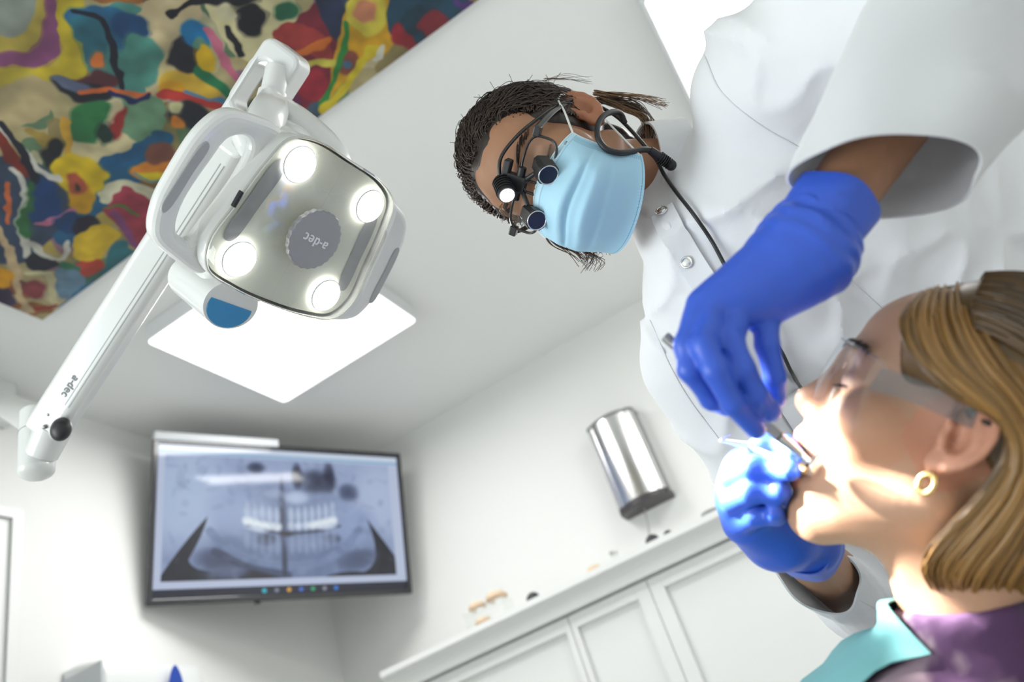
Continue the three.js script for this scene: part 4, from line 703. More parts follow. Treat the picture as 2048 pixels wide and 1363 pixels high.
// ---- hair ----
{
  const hc = (x, y, z) => {
    let d = ell(x, y, z, 0, 0.036, -0.022, 0.083, 0.097, 0.106);
    d = smax(d, (z - 0.004 - 0.80 * (y + 0.02) - 0.10 * Math.abs(x)) * 0.75, 0.008);
    d = smin(d, ell(x, y, z, 0, -0.045, -0.085, 0.055, 0.05, 0.035), 0.02);
    return d - 0.007 * (noise3(x * 45, y * 45, z * 45) - 0.4);
  };
  const list = [sdfGeo(hc, V(-0.11, -0.12, -0.15), V(0.11, 0.16, 0.11), 0.004, () => [0.020, 0.012, 0.009]).applyMatrix4(dHead)];
  // curly locks from the hairline back over the crown
  for (let i = 0; i < 1150; i++) {
    const side = rr(-1, 1), ang = side * 1.75, x0 = Math.sin(ang) * 0.074, y0 = 0.034 + Math.cos(ang) * 0.082 * rr(0.55, 1.0), z0 = 0.004 + 0.78 * (y0 + 0.02) - rr(0.0, 0.11), L = rr(0.045, 0.1), pts = [], ph = rr(0, 6.28), fq = rr(0.6, 1.5), am = rr(0.003, 0.008);
    for (let k = 0; k <= 9; k++) {
      const t = k / 9; let p = V(x0 * (1 - 0.25 * t), y0 + 0.006 - 0.02 * t, z0 - L * t).sub(V(0, 0.036, -0.022)); const r = Math.hypot(p.x / 0.083, p.y / 0.097, p.z / 0.106); p.multiplyScalar((1.0 + rr(0, 0.015) + 0.07 * t * rnd()) / r).add(V(0, 0.036, -0.022));
      p.x += am * Math.sin(ph + t * 6.28 * fq); p.y += am * Math.cos(ph + t * 6.28 * fq); pts.push(p.applyMatrix4(dHead));
    }
    const b = rr(0.7, 2.8); list.push(tint(tube(pts, (t) => 0.00095 * (1 - 0.7 * t), 16, 4), [0.022 * b, 0.013 * b, 0.009 * b]));
  }
  for (const sd of [1, -1]) for (let i = 0; i < 110; i++) {          // side hair drawn back over the ear
    const y0 = rr(-0.022, 0.045), z0 = 0.002 + 0.8 * (y0 + 0.02) + rr(-0.01, 0.004), pts = [], ph = rr(0, 6.28), b = rr(0.7, 2.6), L = rr(0.05, 0.09);
    for (let k = 0; k <= 7; k++) { const t = k / 7, p = V(sd * 0.08, y0 + 0.022 * t, z0 - L * t).sub(V(0, 0.036, -0.022)), r = Math.hypot(p.x / 0.0845, p.y / 0.098, p.z / 0.107); p.multiplyScalar((1 + 0.012 * Math.sin(ph + t * 5)) / r).add(V(0, 0.036, -0.022)); p.y += 0.003 * Math.sin(ph + t * 6); pts.push(p.applyMatrix4(dHead)); }
    list.push(tint(tube(pts, (t) => 0.0009 * (1 - 0.6 * t), 14, 4), [0.022 * b, 0.013 * b, 0.009 * b]));
  }
  // stray hairs standing off the crown
  for (let i = 0; i < 60; i++) { const a = rr(-1.4, 1.4), b = rr(-0.4, 1.2), q = V(Math.sin(a) * 0.08, 0.036 + Math.cos(a) * 0.095 * Math.cos(b * 0.6), -0.022 - Math.sin(b) * 0.09), o = q.clone().sub(V(0, 0.03, -0.02)).normalize(), s = V(rr(-1, 1), rr(-1, 1), rr(-1, 1)); const pts = [0, 1, 2, 3].map((k) => q.clone().addScaledVector(o, k * 0.006).addScaledVector(s, 0.003 * k * k * 0.4).applyMatrix4(dHead)); list.push(tint(tube(pts, 0.0004, 10, 3), [0.03, 0.018, 0.012])); }
  // loose curls: behind the mask below, at the nape, and the tail over the collar
  const lock = (pix, n, spread, r, col, curl) => { for (let i = 0; i < n; i++) { const ox = rr(-spread, spread), oy = rr(-spread, spread), od = rr(-0.015, 0.015), ph = rr(0, 6.28); const pts = pix.map(([u, v, d], k) => P(u + ox * (0.4 + k * 0.25) + curl * Math.sin(ph + k * 1.7), v + oy * (0.4 + k * 0.25) + curl * Math.cos(ph + k * 1.7), d + od)); const b = rr(0.7, 1.8); list.push(tint(tube(pts, (t) => r * (1 - 0.6 * t), 20, 4), col.map((c) => c * b))); } };
  const brown = [0.045, 0.024, 0.014], gold = [0.16, 0.085, 0.035];
  lock([[1085, 440, 1.06], [1105, 465, 1.06], [1140, 480, 1.055], [1175, 495, 1.055], [1192, 510, 1.05], [1180, 526, 1.05]], 34, 11, 0.0009, brown, 4);
  lock([[1085, 450, 1.06], [1110, 482, 1.06], [1150, 500, 1.06], [1165, 520, 1.055]], 22, 10, 0.0009, brown, 5);
  lock([[1185, 468, 1.06], [1200, 478, 1.06], [1212, 492, 1.06], [1218, 505, 1.06]], 10, 4, 0.0009, brown, 2);
  lock([[1225, 450, 1.07], [1245, 462, 1.07], [1275, 455, 1.07], [1292, 448, 1.07]], 12, 5, 0.0008, brown, 3); lock([[1228, 455, 1.07], [1232, 470, 1.07], [1240, 485, 1.07]], 7, 4, 0.0007, brown, 2);
  lock([[1195, 200, 1.08], [1240, 205, 1.08], [1275, 215, 1.075], [1300, 250, 1.07], [1290, 290, 1.07]], 46, 10, 0.0010, brown, 4);
  lock([[1190, 185, 1.08], [1230, 190, 1.07], [1270, 192, 1.06], [1310, 202, 1.055], [1330, 208, 1.05]], 22, 6, 0.0008, gold, 3);
  lock([[1200, 200, 1.08], [1250, 215, 1.07], [1285, 235, 1.065], [1295, 275, 1.06]], 20, 9, 0.0009, gold, 4);
  lock([[1010, 405, 1.0], [1000, 418, 1.0], [1015, 430, 1.0], [1035, 440, 1.01], [1030, 430, 1.01]], 9, 4, 0.0004, gold, 4); lock([[1090, 160, 1.02], [1130, 155, 1.02], [1180, 160, 1.03]], 8, 8, 0.0004, brown, 4);
  part('hair', merge(list), hairMat(0.42), dentist, 'dark brown curly hair tied back');
  // brows
  const brow = []; for (const s of [1, -1]) for (let i = 0; i < 60; i++) { const t = rnd(), q = V(s * lerp(0.012, 0.05, t), 0.0195 + 0.007 * Math.sin(t * 2.6) + rr(-0.0025, 0.0025), 0.0925 - 0.021 * t * t), e = q.clone().add(V(s * 0.008, 0.002, -0.002)); brow.push(tint(tube([q, q.clone().lerp(e, 0.5).add(V(0, 0, 0.001)), e].map((p) => p.applyMatrix4(dHead)), 0.0005, 5, 3), [0.025, 0.014, 0.01])); }
  for (const s of [1, -1]) for (let i = 0; i < 26; i++) { const a = lerp(-1, 1, i / 25), q = V(s * (0.0315 + a * 0.015), -0.007 + 0.002 * a * a, 0.0795 - 0.006 * a * a), e = q.clone().add(V(s * a * 0.003, -0.004, 0.006)); brow.push(tint(tube([q, q.clone().lerp(e, 0.5), e].map((p) => p.applyMatrix4(dHead)), 0.0005, 4, 3), [0.01, 0.007, 0.007])); }
  part('eyebrow', merge(brow), hairMat(0.5), dentist, 'dark brows and lashes');
}
// ---- mask ----
const maskPt = (s, t, lift = 0) => {     // s -1..1 across, t 0..1 down
  const a = s * 1.18, zc = 0.107 + 0.025 * Math.sin(Math.min(1, t * 1.5) * Math.PI * 0.62) - 0.045 * sstep(0.62, 1.0, t), yc = -0.014 + 0.006 * Math.exp(-s * s * 9) * (1 - t) - 0.119 * t + 0.012 * Math.sin(t * Math.PI), zs = 0.028 - 0.004 * t;
  const nose = t < 0.35 ? (1 - t / 0.35) * 0.012 * Math.exp(-s * s * 12) : 0;
  const q = V(Math.sin(a) * (0.0735 - 0.004 * t), yc + (t < 0.5 ? 1 : -1) * -0.012 * s * s * (Math.abs(t - 0.5) * 2) * (t < 0.5 ? 1 : 1.9), zs + (zc - zs) * Math.pow(Math.cos(a) * 0.98 + 0.02, 0.8) - nose * 0.3);
  const pleat = Math.exp(-Math.pow((t - 0.42) / 0.06, 2)) * 0.004 - Math.exp(-Math.pow((t - 0.5) / 0.022, 2)) * 0.005 + Math.exp(-Math.pow((t - 0.66) / 0.05, 2)) * 0.0045 - Math.exp(-Math.pow((t - 0.74) / 0.022, 2)) * 0.0045;
  const crease = 0.0035 * Math.sin(s * 9 + t * 4) * Math.sin(t * Math.PI) * sstep(0.2, 0.8, Math.abs(s));
  q.z += pleat * (1 - s * s) + crease + lift; return q;
};
{
  const tex = canvasTex(1024, 512, (g, w, h) => {      // u across, v down
    g.fillStyle = '#a9d3e8'; g.fillRect(0, 0, w, h);
    g.fillStyle = '#d7e8ee'; g.fillRect(0, 0, w, 10); g.fillStyle = '#b9dbeb'; g.fillRect(0, 10, w, 56);
    const dots = (y) => { g.fillStyle = '#3f6f92'; for (let x = 8; x < w; x += 11) g.fillRect(x, y, 6, 3); };
    dots(14); dots(62); dots(69); dots(500);
    g.fillStyle = 'rgba(60,105,140,0.75)'; for (let c = 0; c < 5; c++) for (let y = 80; y < 500; y += 9) { g.fillRect(24 + c * 8, y, 4, 4); g.fillRect(w - 28 - c * 8, y, 4, 4); }
    g.fillStyle = '#dbeaf0'; g.fillRect(0, 0, 8, h); g.fillRect(w - 8, 0, 8, h);
    g.save(); g.translate(w - 130, 48); g.fillStyle = '#20303c'; g.font = 'bold 26px sans-serif'; g.fillText('IIR', 0, 0); g.restore();
  });
  const g = sheet((s, t) => maskPt(s * 2 - 1, t).applyMatrix4(dHead), 64, 64, 0);
  const uv = g.attributes.uv; for (let i = 0; i < uv.count; i++) uv.setXY(i, uv.getX(i), 1 - uv.getY(i));
  const mask = part('face_mask', g, phys({ map: tex, roughness: 0.85, side: THREE.DoubleSide, sheen: 0.2 }), dentist, 'pale blue pleated surgical mask');
  for (const s of [1, -1]) {
    part('ear_loop', tube([maskPt(s * 0.985, 0.03, 0.001), V(s * 0.078, 0.002, 0.022), V(s * 0.083, 0.018, 0.0), V(s * 0.086, 0.02, -0.02), V(s * 0.083, 0.002, -0.04), V(s * 0.08, -0.03, -0.03), V(s * 0.076, -0.05, 0.0), maskPt(s * 0.985, 0.97, 0.001)].map((p) => p.applyMatrix4(dHead)), 0.0013, 60, 6), mat({ color: lin(0.8, 0.8, 0.78), roughness: 0.8 }), mask, 'white ear loop');
  }
}
// ================= loupes with headlight =================
{
  const lp = thing('magnifying_loupes', 'black framed magnifying loupes with a small lit headlight worn over the mask', 'loupes');
  const put = (name, g, mt, label, parent = lp) => part(name, g.applyMatrix4(dHead), mt, parent, label);
  for (const s of [1, -1]) {
    const c = V(s * 0.033, -0.004, 0), lx = (a) => { const w = 0.026, h = 0.0185, e = 3.2, ca = Math.cos(a), sa = Math.sin(a), k = Math.pow(Math.pow(Math.abs(ca), e) + Math.pow(Math.abs(sa), e), -1 / e); const X = c.x + ca * w * k, Y = c.y + sa * h * k; return V(X, Y, 0.103 - 6.5 * Math.pow(Math.abs(X), 2.2) * 0.7); };
    const pts = []; for (let i = 0; i < 40; i++) pts.push(lx(i / 40 * 6.2832));
    put('rim', tube(pts, 0.0017, 90, 6, { closed: true }), M.blackGloss);
    put('lens', sheet((a, b) => { const q = lx(a * 6.2832); const m = V(c.x, c.y, q.z * 0 + 0.103 - 6.5 * Math.pow(Math.abs(c.x), 2.2) * 0.7); return m.lerp(q, b); }, 40, 4), M.pane, 'clear lens');
    const hx = s * 0.064, hz = lx(s > 0 ? 0 : Math.PI).z;
    put('hinge', rbox(0.012, 0.009, 0.01, 0.0015, s * 0.063, 0.008, hz - 0.002), M.blackGloss);
    put('temple', tube([V(s * 0.067, 0.009, hz - 0.004), V(s * 0.0765, 0.010, 0.045), V(s * 0.0795, 0.010, 0.01), V(s * 0.081, 0.008, -0.015), V(s * 0.08, -0.008, -0.035)], 0.0042, 40, 8, { flat: 0.4 }), M.blackGloss);
    // magnifying telescope: aims down towards the patient
    const dir = V(-s * 0.10, -0.62, 0.78).normalize(), b0 = V(s * 0.031, -0.007, 0.101), m4 = basis(V(0, 1, 0).cross(dir).normalize(), dir.clone().cross(V(0, 1, 0).cross(dir).normalize()), dir, b0);
    const oct = (w) => { const q = new THREE.Shape(), k = w * 0.62; [[w, -k], [w, k], [k, w], [-k, w], [-w, k], [-w, -k], [-k, -w], [k, -w]].forEach(([a, b], i) => i ? q.lineTo(a, b) : q.moveTo(a, b)); return q; };
    const tel = put('telescope', merge([extrude(oct(0.0098), 0.016, 0.001, 1), extrude(oct(0.0118), 0.018, 0.0015, 2).translate(0, 0, 0.013)]).applyMatrix4(m4), M.black, 'stubby black magnifier');
    put('telescope_rim', tube([0, 1, 2, 3, 4, 5, 6, 7].map((i) => V(Math.cos((i + 0.5) / 8 * 6.2832) * 0.0115, Math.sin((i + 0.5) / 8 * 6.2832) * 0.0115, 0.0312).applyMatrix4(m4)), 0.0007, 48, 5, { closed: true }), M.steel, undefined, tel);
    put('telescope_lens', new THREE.CircleGeometry(0.0102, 28).scale(1, 1, 1).translate(0, 0, 0.0313).applyMatrix4(m4), phys({ color: lin(0.012, 0.018, 0.035), roughness: 0.35, specularIntensity: 0.6 }), 'dark coated glass', tel);
    put('telescope_arm', cylBetween(V(s * 0.008, 0.004, 0.106), V(s * 0.02, -0.006, 0.108), 0.0028), M.black);
  }
  put('bridge', tube([V(-0.009, 0.002, 0.102), V(0, 0.0055, 0.107), V(0.009, 0.002, 0.102)], 0.0022, 16, 8), M.blackGloss);
  // headlight on a bracket above the bridge
  const hd = V(-0.20, -0.60, 0.75).normalize(), hb = V(-0.005, 0.0285, 0.112);
  put('headlight_bracket', merge([rbox(0.02, 0.03, 0.012, 0.002, 0.0, 0.018, 0.104), rbox(0.032, 0.009, 0.012, 0.002, 0.008, 0.03, 0.104), cylBetween(V(0.02, 0.012, 0.104), V(-0.02, 0.012, 0.104), 0.005)]), M.black);
  const e0 = hb.clone().addScaledVector(hd, -0.008), e1 = hb.clone().addScaledVector(hd, 0.022), fins = [cylBetween(e0, e1, 0.0095, 0.0105, 32)]; for (let i = 0; i < 5; i++) { const q = hb.clone().addScaledVector(hd, -0.004 + i * 0.0045); fins.push(cylBetween(q, q.clone().addScaledVector(hd, 0.0016), 0.0118, 0.0118, 32)); }
  const hl = put('headlight', merge(fins), M.black, 'ribbed black headlight');
  put('headlight_lens', cylBetween(e1, e1.clone().addScaledVector(hd, 0.0015), 0.0088, 0.0086, 32), mat({ color: lin(1, 1, 1), emissive: lin(1, 0.99, 1), emissiveIntensity: 4 }), 'lit headlight lens', hl);
  const s = new THREE.SpotLight(0xffffff, 2.0, 0, 0.1, 0.4, 2); s.position.copy(e1.clone().addScaledVector(hd, 0.004).applyMatrix4(dHead)); s.target.position.copy(MOUTH); s.name = 'headlight_light'; s.castShadow = true; scene.add(s, s.target);
  // cable from the headlight over the brow to the ear, then the clip loop and the lead down the chest
  put('headband_cable', tube([V(0.0, 0.036, 0.107), V(0.02, 0.042, 0.1), V(0.045, 0.035, 0.082), V(0.068, 0.022, 0.045), V(0.08, 0.014, 0.0), V(0.084, 0.006, -0.02)], 0.0023, 50, 8), M.blackGloss, 'thick black cable across the brow');
  const cb = (pts, r, name, label) => part(name, tube(pts, r, pts.length * 10, 8), M.black, lp, label);
  const dd = (u, v, d) => P(u, v, d);
  const onTun = (u, v) => { const q = hit(tunicField, u, v, 0.6); return q.addScaledVector(gradient(tunicField, q), 0.006); };
  cb([dd(1250, 246, 0.985), dd(1242, 228, 0.98), dd(1225, 224, 0.965), dd(1205, 234, 0.945), dd(1195, 256, 0.93), dd(1198, 280, 0.92), dd(1212, 297, 0.917), dd(1236, 305, 0.92), dd(1265, 303, 0.935), dd(1288, 299, 0.95), dd(1306, 301, 0.96)], 0.0036, 'strap_loop', 'thick black loop beside the mask');
  cb([dd(1198, 212, 1.03), dd(1232, 232, 1.01), dd(1262, 260, 0.985), dd(1290, 292, 0.965), dd(1312, 318, 0.968), onTun(1335, 350), onTun(1360, 385), onTun(1395, 435), onTun(1425, 485), onTun(1455, 540), onTun(1510, 620), onTun(1560, 695), onTun(1580, 735), onTun(1605, 775), onTun(1640, 830)], 0.0024, 'lead', 'thin black lead running down the chest');
  const ca = dd(1300, 300, 0.957), cz = dd(1342, 330, 0.965), rings = [cylBetween(ca, ca.clone().lerp(cz, 0.45), 0.0048, 0.0058, 20)]; for (let i = 0; i < 6; i++) { const q = ca.clone().lerp(cz, 0.45 + i * 0.09); rings.push(cylBetween(q, q.clone().lerp(cz, 0.12), 0.0072, 0.0068, 20)); } rings.push(new THREE.SphereGeometry(0.0068, 16, 12).translate(cz.x, cz.y, cz.z));
  part('cord_lock', merge(rings), M.black, lp, 'ribbed black cord end');
}
// ================= instruments =================
const rodOf = (name, label, cat) => thing(name, label, cat);
{
  const a = P(1330, 672, 0.665), b = P(1525, 846, 0.632), c = P(1618, 922, 0.635), t = rodOf('mirror_handle', 'slim steel dental mirror held by the upper blue glove', 'dental mirror');
  part('handle', cylBetween(a, b.clone().lerp(c, 0.35), 0.0042, 0.0042, 20), M.steelDark, t); part('neck', cylBetween(b.clone().lerp(c, 0.35), c, 0.0042, 0.0022, 16), M.steel, t);
  const g = []; for (let i = 0; i < 5; i++) { const q = a.clone().lerp(b, 0.02 + i * 0.02); g.push(cylBetween(q, q.clone().lerp(b, 0.008), 0.0046, 0.0046, 18)); } part('grip_rings', merge(g), M.steelDark, t);
  const q = c.clone().add(V(0.004, -0.004, 0)); part('mirror_head', new THREE.CylinderGeometry(0.011, 0.011, 0.002, 28).rotateZ(0.6).translate(q.x, q.y, q.z), M.steel, t);
}
{
  const a = P(1440, 880, 0.715), b = P(1500, 892, 0.712), c = P(1600, 935, 0.655), t = rodOf('dental_probe', 'white ended dental probe with a hooked tip held by the lower glove', 'dental probe');
  part('handle', cylBetween(b, c, 0.0038, 0.004, 16), M.steel, t); part('shank', tube([b, a.clone().lerp(b, 0.4), a], (s) => 0.0036 - 0.0022 * s, 16, 10), M.whitePaint, t, 'white tapering shank'); part('hook', tube([a, P(1450, 873, 0.715), P(1461, 868, 0.715)], (s) => 0.0009 - 0.0005 * s, 10, 6), M.steelDark, t);
  const d = P(1612, 942, 0.648), q = part('tip', cylBetween(c, d, 0.0034, 0.0026, 16), mat({ color: lin(0.5, 0.33, 0.16), roughness: 0.3, metalness: 0.8 }), t, 'brassy working end');
}
// ================= patient =================
const patient = thing('person', 'person lying back with mouth open, long golden brown hair, clear glasses and blue bib', 'person');
const pd = 0.64;
const pHead = headFrame(1924, 862, pd, [0.50, 0.866, 0.19], [-0.866, 0.50, -0.49], [0, 0, 0]);
const Q = (x, y, z) => V(x, y, z).applyMatrix4(pHead);
const pT0 = P(1955, 1462, 0.66), pt = V(-0.93, -0.33, 0.06).normalize(), pz = V(0, 0, 1), pn = pz.clone().cross(pt).normalize(); if (pn.y < 0) pn.negate();
const pNeck = Q(0, -0.160, -0.105), pnl = pNeck.clone().applyMatrix4(pHead.clone().invert());
const pHeadLocal = withEars(headField({ jaw: 0.30, zs: 1.17, nose: -0.0145, lip: -0.004, neck: [0, -0.065, -0.015, pnl.x, pnl.y, pnl.z], neckR: 0.05 }), { x: 0.076, y: -0.005, z: 0.0, tilt: 0.0, size: 0.93, out: 0.22 });
const pShL = pT0.clone().addScaledVector(pz, 0.14).addScaledVector(pt, 0.03).addScaledVector(pn, -0.04), pShR = pT0.clone().addScaledVector(pz, -0.13).addScaledVector(pt, 0.03).addScaledVector(pn, -0.03);
const elb = (s, q) => q.clone().addScaledVector(pt, 0.29).add(V(0, -0.05, 0)), pElL = elb(1, pShL), pElR = elb(-1, pShR), pHip = pT0.clone().addScaledVector(pt, 0.50);
function pTorso(x, y, z, grow) {
  const px = x - pT0.x, py = y - pT0.y, pq = z - pT0.z, s = px * pz.x + py * pz.y + pq * pz.z, t = px * pt.x + py * pt.y + pq * pt.z, n = px * pn.x + py * pn.y + pq * pn.z;
  const over = t < 0.04 ? 0.04 - t : t > 0.5 ? t - 0.5 : 0; return ell(s, over, n, 0, 0, 0, 0.15 + grow, 0.09 + grow, 0.10 + grow);
}
function pBody(x, y, z) {
  let d = pTorso(x, y, z, -0.006); d = smin(d, capV(x, y, z, pShL, pElL, 0.046, 0.04), 0.05); d = smin(d, capV(x, y, z, pShR, pElR, 0.046, 0.04), 0.05);
  d = smin(d, capV(x, y, z, pNeck, pT0, 0.05, 0.07), 0.04); return d;
}
const pNeckTop = Q(0, -0.065, -0.015), pNeckAx = pNeck.clone().sub(pNeckTop).normalize(), pLine = P(1885, 1222, 0.60);      // neckline plane
function pShirt(x, y, z) {
  let d = pTorso(x, y, z, 0.004); d = smin(d, capV(x, y, z, pShL, pElL, 0.056, 0.055), 0.05); d = smin(d, capV(x, y, z, pShR, pElR, 0.056, 0.055), 0.05);
  let n = Math.min(capV(x, y, z, pNeckTop, pNeck, 0.057, 0.062), capV(x, y, z, pNeck, pT0, 0.062, 0.08));
  n = smax(n, -((x - pLine.x) * pNeckAx.x + (y - pLine.y) * pNeckAx.y + (z - pLine.z) * pNeckAx.z), 0.004);
  d = smin(d, n, 0.02);
  return Math.abs(d) < 0.04 ? d - 0.004 * Math.sin(x * 60 + noise3(x * 14, y * 14, z * 14) * 9) * noise3(x * 9, y * 9, z * 9) : d;
}
{
  const tone = skinTone([0.44, 0.25, 0.158]);
  const lips = (x, y, z) => { const c = tone(x, y, z), up = Math.hypot(x / 0.024, (y + 0.0645) / 0.0075, (z - 0.1) / 0.016), lo = Math.hypot(x / 0.022, (y + 0.099) / 0.0095, (z - 0.087) / 0.016), e = Math.hypot(Math.abs(x) - 0.088, y + 0.01, z - 0.002); if (up < 1 || lo < 1) return [c[0] * 1.02, c[1] * 0.62, c[2] * 0.66]; if (e < 0.042) return [c[0] * 1.06, c[1] * 0.86, c[2] * 0.86]; const ch = Math.hypot(Math.abs(x) - 0.05, y + 0.03, z - 0.055); return ch < 0.03 ? [c[0] * 1.03, c[1] * 0.95, c[2] * 0.93] : c; };
  const headGeo = sdfGeo(pHeadLocal, V(-0.115, -0.22, -0.17), V(0.115, 0.13, 0.14), 0.0026, lips).applyMatrix4(pHead);
  const bodyGeo = sdfGeo(pBody, ...boundsOf([pT0, pHip, pElL, pElR, pNeck], 0.13), 0.009, tone);
  dentistBody(patient, merge([headGeo, bodyGeo]));
  function dentistBody(o, g) { o.add(shade(new THREE.Mesh(g, M.skin))); o.children.at(-1).name = 'body'; }
  const print = (x, y, z) => { const n = noise3(x * 26, y * 26, z * 26) + 0.5 * noise3(x * 60 + 5, y * 60, z * 60), a = [0.075, 0.03, 0.09], b = [0.30, 0.22, 0.27], c = [0.06, 0.055, 0.075]; const k = sstep(0.72, 0.9, n), m = sstep(0.5, 0.4, noise3(x * 14 + 9, y * 14, z * 14)); return [0, 1, 2].map((i) => lerp(lerp(a[i], c[i], m), b[i], k)); };
  part('shirt', sdfGeo(pShirt, ...boundsOf([pT0, pHip, pElL, pElR, pNeck], 0.14), 0.007, print), mat({ color: lin(1, 1, 1), vertexColors: true, roughness: 0.85 }), patient, 'purple and mauve patterned top');
  const legs = (x, y, z) => smin(capV(x, y, z, pHip.clone().add(V(0, 0, 0.09)), pHip.clone().add(V(-0.85, -0.05, 0.1)), 0.09, 0.05), capV(x, y, z, pHip.clone().add(V(0, 0, -0.09)), pHip.clone().add(V(-0.85, -0.05, -0.1)), 0.09, 0.05), 0.04);
  part('trousers', sdfGeo(legs, ...boundsOf([pHip.clone().add(V(0, 0, 0.1)), pHip.clone().add(V(-0.85, -0.05, -0.1))], 0.12), 0.015), mat({ color: lin(0.03, 0.035, 0.06), roughness: 0.9 }), patient);
}
// ---- hair: cap, a long mass, and strands along guide lines ----
{
  const capF = (x, y, z) => { let d = ell(x, y, z, 0, 0.036, -0.022, 0.085, 0.097, 0.107); d = smax(d, (z + 0.014 - 1.25 * y - 0.12 * Math.abs(x)) * 0.62, 0.008); return d; };
  const base = [0.10, 0.058, 0.020], list = [sdfGeo(capF, V(-0.11, -0.1, -0.15), V(0.11, 0.16, 0.11), 0.005, () => base).applyMatrix4(pHead)];
  const G = [
    [[1838, 588, 0.63], [1800, 640, 0.60], [1826, 712, 0.575], [1896, 782, 0.56], [1985, 826, 0.556], [2012, 898, 0.558], [1966, 980, 0.566], [1892, 1058, 0.578], [1843, 1124, 0.592], [1862, 1180, 0.6]],
    [[1862, 574, 0.63], [1848, 648, 0.59], [1888, 738, 0.565], [1960, 798, 0.552], [2025, 858, 0.55], [2034, 940, 0.552], [1988, 1020, 0.56], [1925, 1098, 0.574], [1890, 1148, 0.588], [1905, 1196, 0.6]],
    [[1905, 566, 0.63], [1912, 650, 0.585], [1962, 740, 0.56], [2032, 820, 0.55], [2062, 900, 0.548], [2062, 982, 0.55], [2022, 1062, 0.56], [1972, 1130, 0.575], [1950, 1178, 0.588], [1962, 1204, 0.6]],
    [[1955, 563, 0.63], [1984, 650, 0.585], [2042, 740, 0.56], [2092, 820, 0.552], [2112, 900, 0.55], [2102, 1000, 0.555], [2072, 1090, 0.565], [2042, 1150, 0.58], [2022, 1190, 0.59], [2030, 1212, 0.6]],
    [[2022, 562, 0.63], [2072, 660, 0.59], [2132, 750, 0.565], [2172, 850, 0.56], [2172, 950, 0.56], [2150, 1050, 0.565], [2122, 1130, 0.575], [2100, 1180, 0.585], [2090, 1210, 0.59], [2092, 1230, 0.6]]].map((g) => new THREE.CatmullRomCurve3(g.map((q) => P(...q))));
  const at = (s, t) => { const f = clamp(s, 0, 0.9999) * 4, i = Math.floor(f), e = f - i; return G[i].getPoint(t).lerp(G[i + 1].getPoint(t), e); };
  list.push(tint(sheet((s, t) => at(s, t).addScaledVector(rayOf(1950, 900).normalize(), 0.008), 24, 40, -0.03), base));
  for (let i = 0; i < 420; i++) {
    const s = Math.pow(rnd(), 1.15), t0 = rr(0, 0.12), t1 = rr(0.8, 1), ph = rr(0, 6.28), dd = rr(-0.004, 0.004), w = rr(0.008, 0.02), tone = noise3(s * 14, 3, 1) * 1.5 + rr(0.25, 1.1), pts = [];
    for (let k = 0; k <= 11; k++) { const t = lerp(t0, t1, k / 11), q = at(clamp(s + w * Math.sin(ph + t * 4), 0, 1), t); q.addScaledVector(rayOf(1950, 900).normalize(), dd + 0.003 * Math.sin(ph * 2 + t * 7)); pts.push(q); }
    list.push(tint(tube(pts, (t) => 0.0026 * Math.sin(Math.PI * clamp(t * 0.9 + 0.08, 0, 1)) + 0.0004, 30, 5), [0.125 * tone, 0.064 * tone, 0.0155 * tone]));
  }
  // crown strands running back from the parting
  for (let i = 0; i < 220; i++) {
    const x0 = rr(-0.05, 0.078), pts = [], tone = rr(0.2, 0.9), y0 = 0.036 + 0.095 * Math.sqrt(Math.max(0.05, 1 - Math.pow(x0 / 0.085, 2)));
    for (let k = 0; k <= 7; k++) { const t = k / 7, p = V(x0 * (1 + 0.35 * t) + 0.006, y0 - 0.05 * t * t, 0.006 + 0.66 * (Math.min(y0, 0.1) + 0.0) - 0.13 * t - 0.02).sub(V(0, 0.036, -0.022)), r = Math.hypot(p.x / 0.087, p.y / 0.099, p.z / 0.109); pts.push(p.multiplyScalar((1 + 0.02 * rnd()) / r).add(V(0, 0.036, -0.022)).applyMatrix4(pHead)); }
    list.push(tint(tube(pts, (t) => 0.0022 * (1 - 0.5 * t), 16, 5), [0.11 * tone, 0.057 * tone, 0.016 * tone]));
  }
  part('hair', merge(list), hairMat(0.38), patient, 'long smooth golden brown hair');
  const brow = []; for (const s of [1, -1]) for (let i = 0; i < 70; i++) { const t = rnd(), q = V(s * lerp(0.012, 0.05, t), 0.0195 + 0.006 * Math.sin(t * 2.6) + rr(-0.0025, 0.0025), (0.0925 - 0.021 * t * t) * 1.16), e = q.clone().add(V(s * 0.008, 0.002, -0.002)); brow.push(tint(tube([q, q.clone().lerp(e, 0.5).add(V(0, 0, 0.001)), e].map((p) => p.applyMatrix4(pHead)), 0.0006, 5, 3), [0.035, 0.02, 0.014])); }
  for (const s of [1, -1]) for (let i = 0; i < 26; i++) { const a = lerp(-1, 1, i / 25), q = V(s * (0.0315 + a * 0.014), -0.008 + 0.002 * a * a, (0.0795 - 0.006 * a * a) * 1.165), e = q.clone().add(V(s * a * 0.003, -0.004, 0.006)); brow.push(tint(tube([q, q.clone().lerp(e, 0.5), e].map((p) => p.applyMatrix4(pHead)), 0.0004, 4, 3), [0.012, 0.008, 0.008])); }
  part('eyebrow', merge(brow), hairMat(0.5), patient, 'brown brows and dark lashes');
}
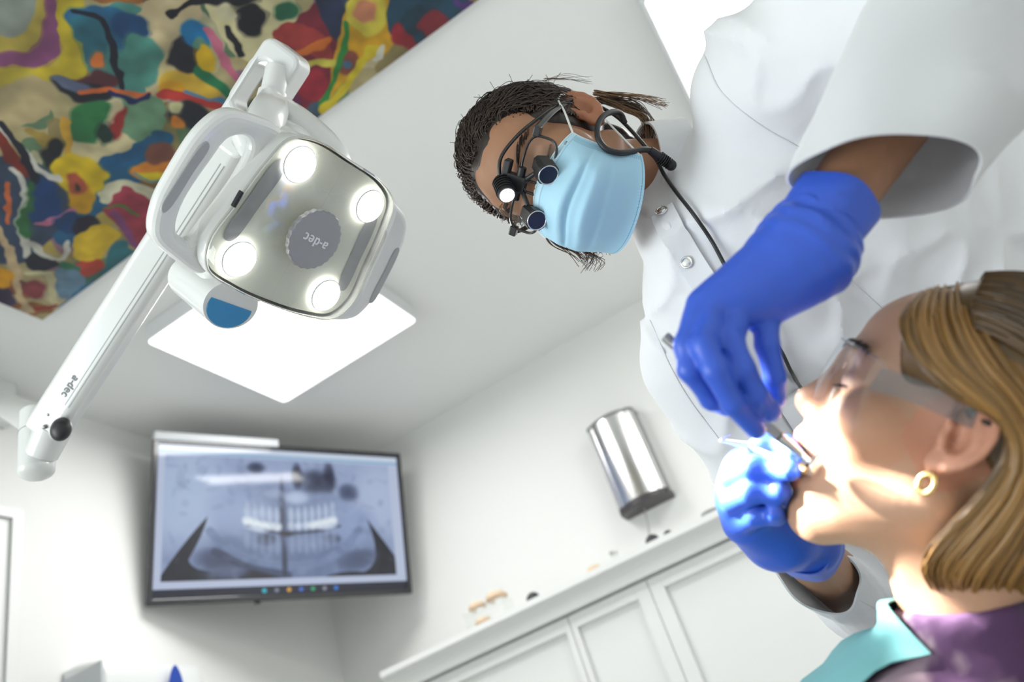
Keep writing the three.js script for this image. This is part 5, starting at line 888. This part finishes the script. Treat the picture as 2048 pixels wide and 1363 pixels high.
// ---- clear safety glasses ----
{
  const t = thing('safety_glasses', 'clear wraparound safety glasses worn by the patient', 'glasses');
  const vis = (s, v) => { const a = (s * 2 - 1) * 1.25, y = lerp(-0.027, 0.026, v), k = 1 - 0.25 * Math.pow(Math.abs(v - 0.55) * 1.6, 2); return V(Math.sin(a) * 0.078, y - 0.006 * (1 - Math.cos(a)) , 0.045 + 0.069 * Math.cos(a) * (0.86 + 0.14 * k)).applyMatrix4(pHead); };
  part('lens', sheet(vis, 48, 12), phys({ color: lin(0.93, 0.95, 0.96), roughness: 0.05, transmission: 1, thickness: 0, ior: 1.5 }), t, 'clear curved lens');
  const clear = phys({ color: lin(0.78, 0.82, 0.86), roughness: 0.12, transmission: 0.97, thickness: 0, ior: 1.35 });
  for (const s of [1, -1]) { const path = new THREE.CatmullRomCurve3([V(s * 0.075, 0.008, 0.07), V(s * 0.081, 0.012, 0.04), V(s * 0.0845, 0.012, 0.005), V(s * 0.086, 0.012, -0.02)]); part('temple', sheet((u, v) => { const q = path.getPoint(u), h = lerp(0.0095, 0.006, u); q.y += (v - 0.5) * 2 * h; return q.applyMatrix4(pHead); }, 24, 3, 0.002), clear, t, 'clear plastic temple'); part('temple_tip', tube([V(s * 0.086, 0.013, -0.005), V(s * 0.087, 0.011, -0.03), V(s * 0.085, -0.005, -0.05)].map((p) => p.applyMatrix4(pHead)), 0.005, 16, 8, { flat: 0.4 }), M.black, t, 'dark tip'); }
  part('brow_edge', tube([0.05, 0.2, 0.35, 0.5, 0.65, 0.8, 0.95].map((s) => vis(s, 1)), 0.0009, 40, 6), clear, t);
}
// ---- hoop earring ----
{
  const c = Q(0.0865, -0.043, 0.006), t = solo('hoop_earring', new THREE.TorusGeometry(0.0062, 0.002, 12, 36).scale(1, 1.15, 1), mat({ color: lin(0.83, 0.60, 0.25), roughness: 0.25, metalness: 1 }), 'small gold hoop earring in the patient\'s ear', 'earring');
  const f = new THREE.Matrix4().extractRotation(pHead); t.quaternion.setFromRotationMatrix(f); t.rotateY(0.9); t.position.copy(c);
}
// ---- bib ----
{
  const t = thing('patient_bib', 'turquoise paper bib with a pale edge over the patient\'s chest', 'bib'); 
  const sur = (s, q, lift) => { const o = pT0.clone().addScaledVector(pz, lerp(-0.15, 0.125, s)).addScaledVector(pt, lerp(-0.02, 0.36, q) - 0.03 * Math.sin(s * Math.PI)).addScaledVector(pn, 0.30); let d = 0; for (let i = 0; i < 60; i++) { const e = pShirt(o.x, o.y, o.z); if (e < 0.0005) break; o.addScaledVector(pn, -e * 0.8); d += e; if (d > 0.6) break; } return o.addScaledVector(pn, lift + 0.002 * Math.sin(s * 14 + q * 5)); };
  part('sheet', sheet((s, q) => sur(s, q, 0.008), 40, 30, 0.0012), mat({ color: lin(0.17, 0.44, 0.46), roughness: 0.8 }), t, 'turquoise paper');
  part('border', sheet((s, q) => sur(s * 0.2, q, 0.0105), 12, 30, 0.0012), mat({ color: lin(0.42, 0.52, 0.66), roughness: 0.8 }), t, 'pale blue edge');
}
renderer.render(scene, camera);
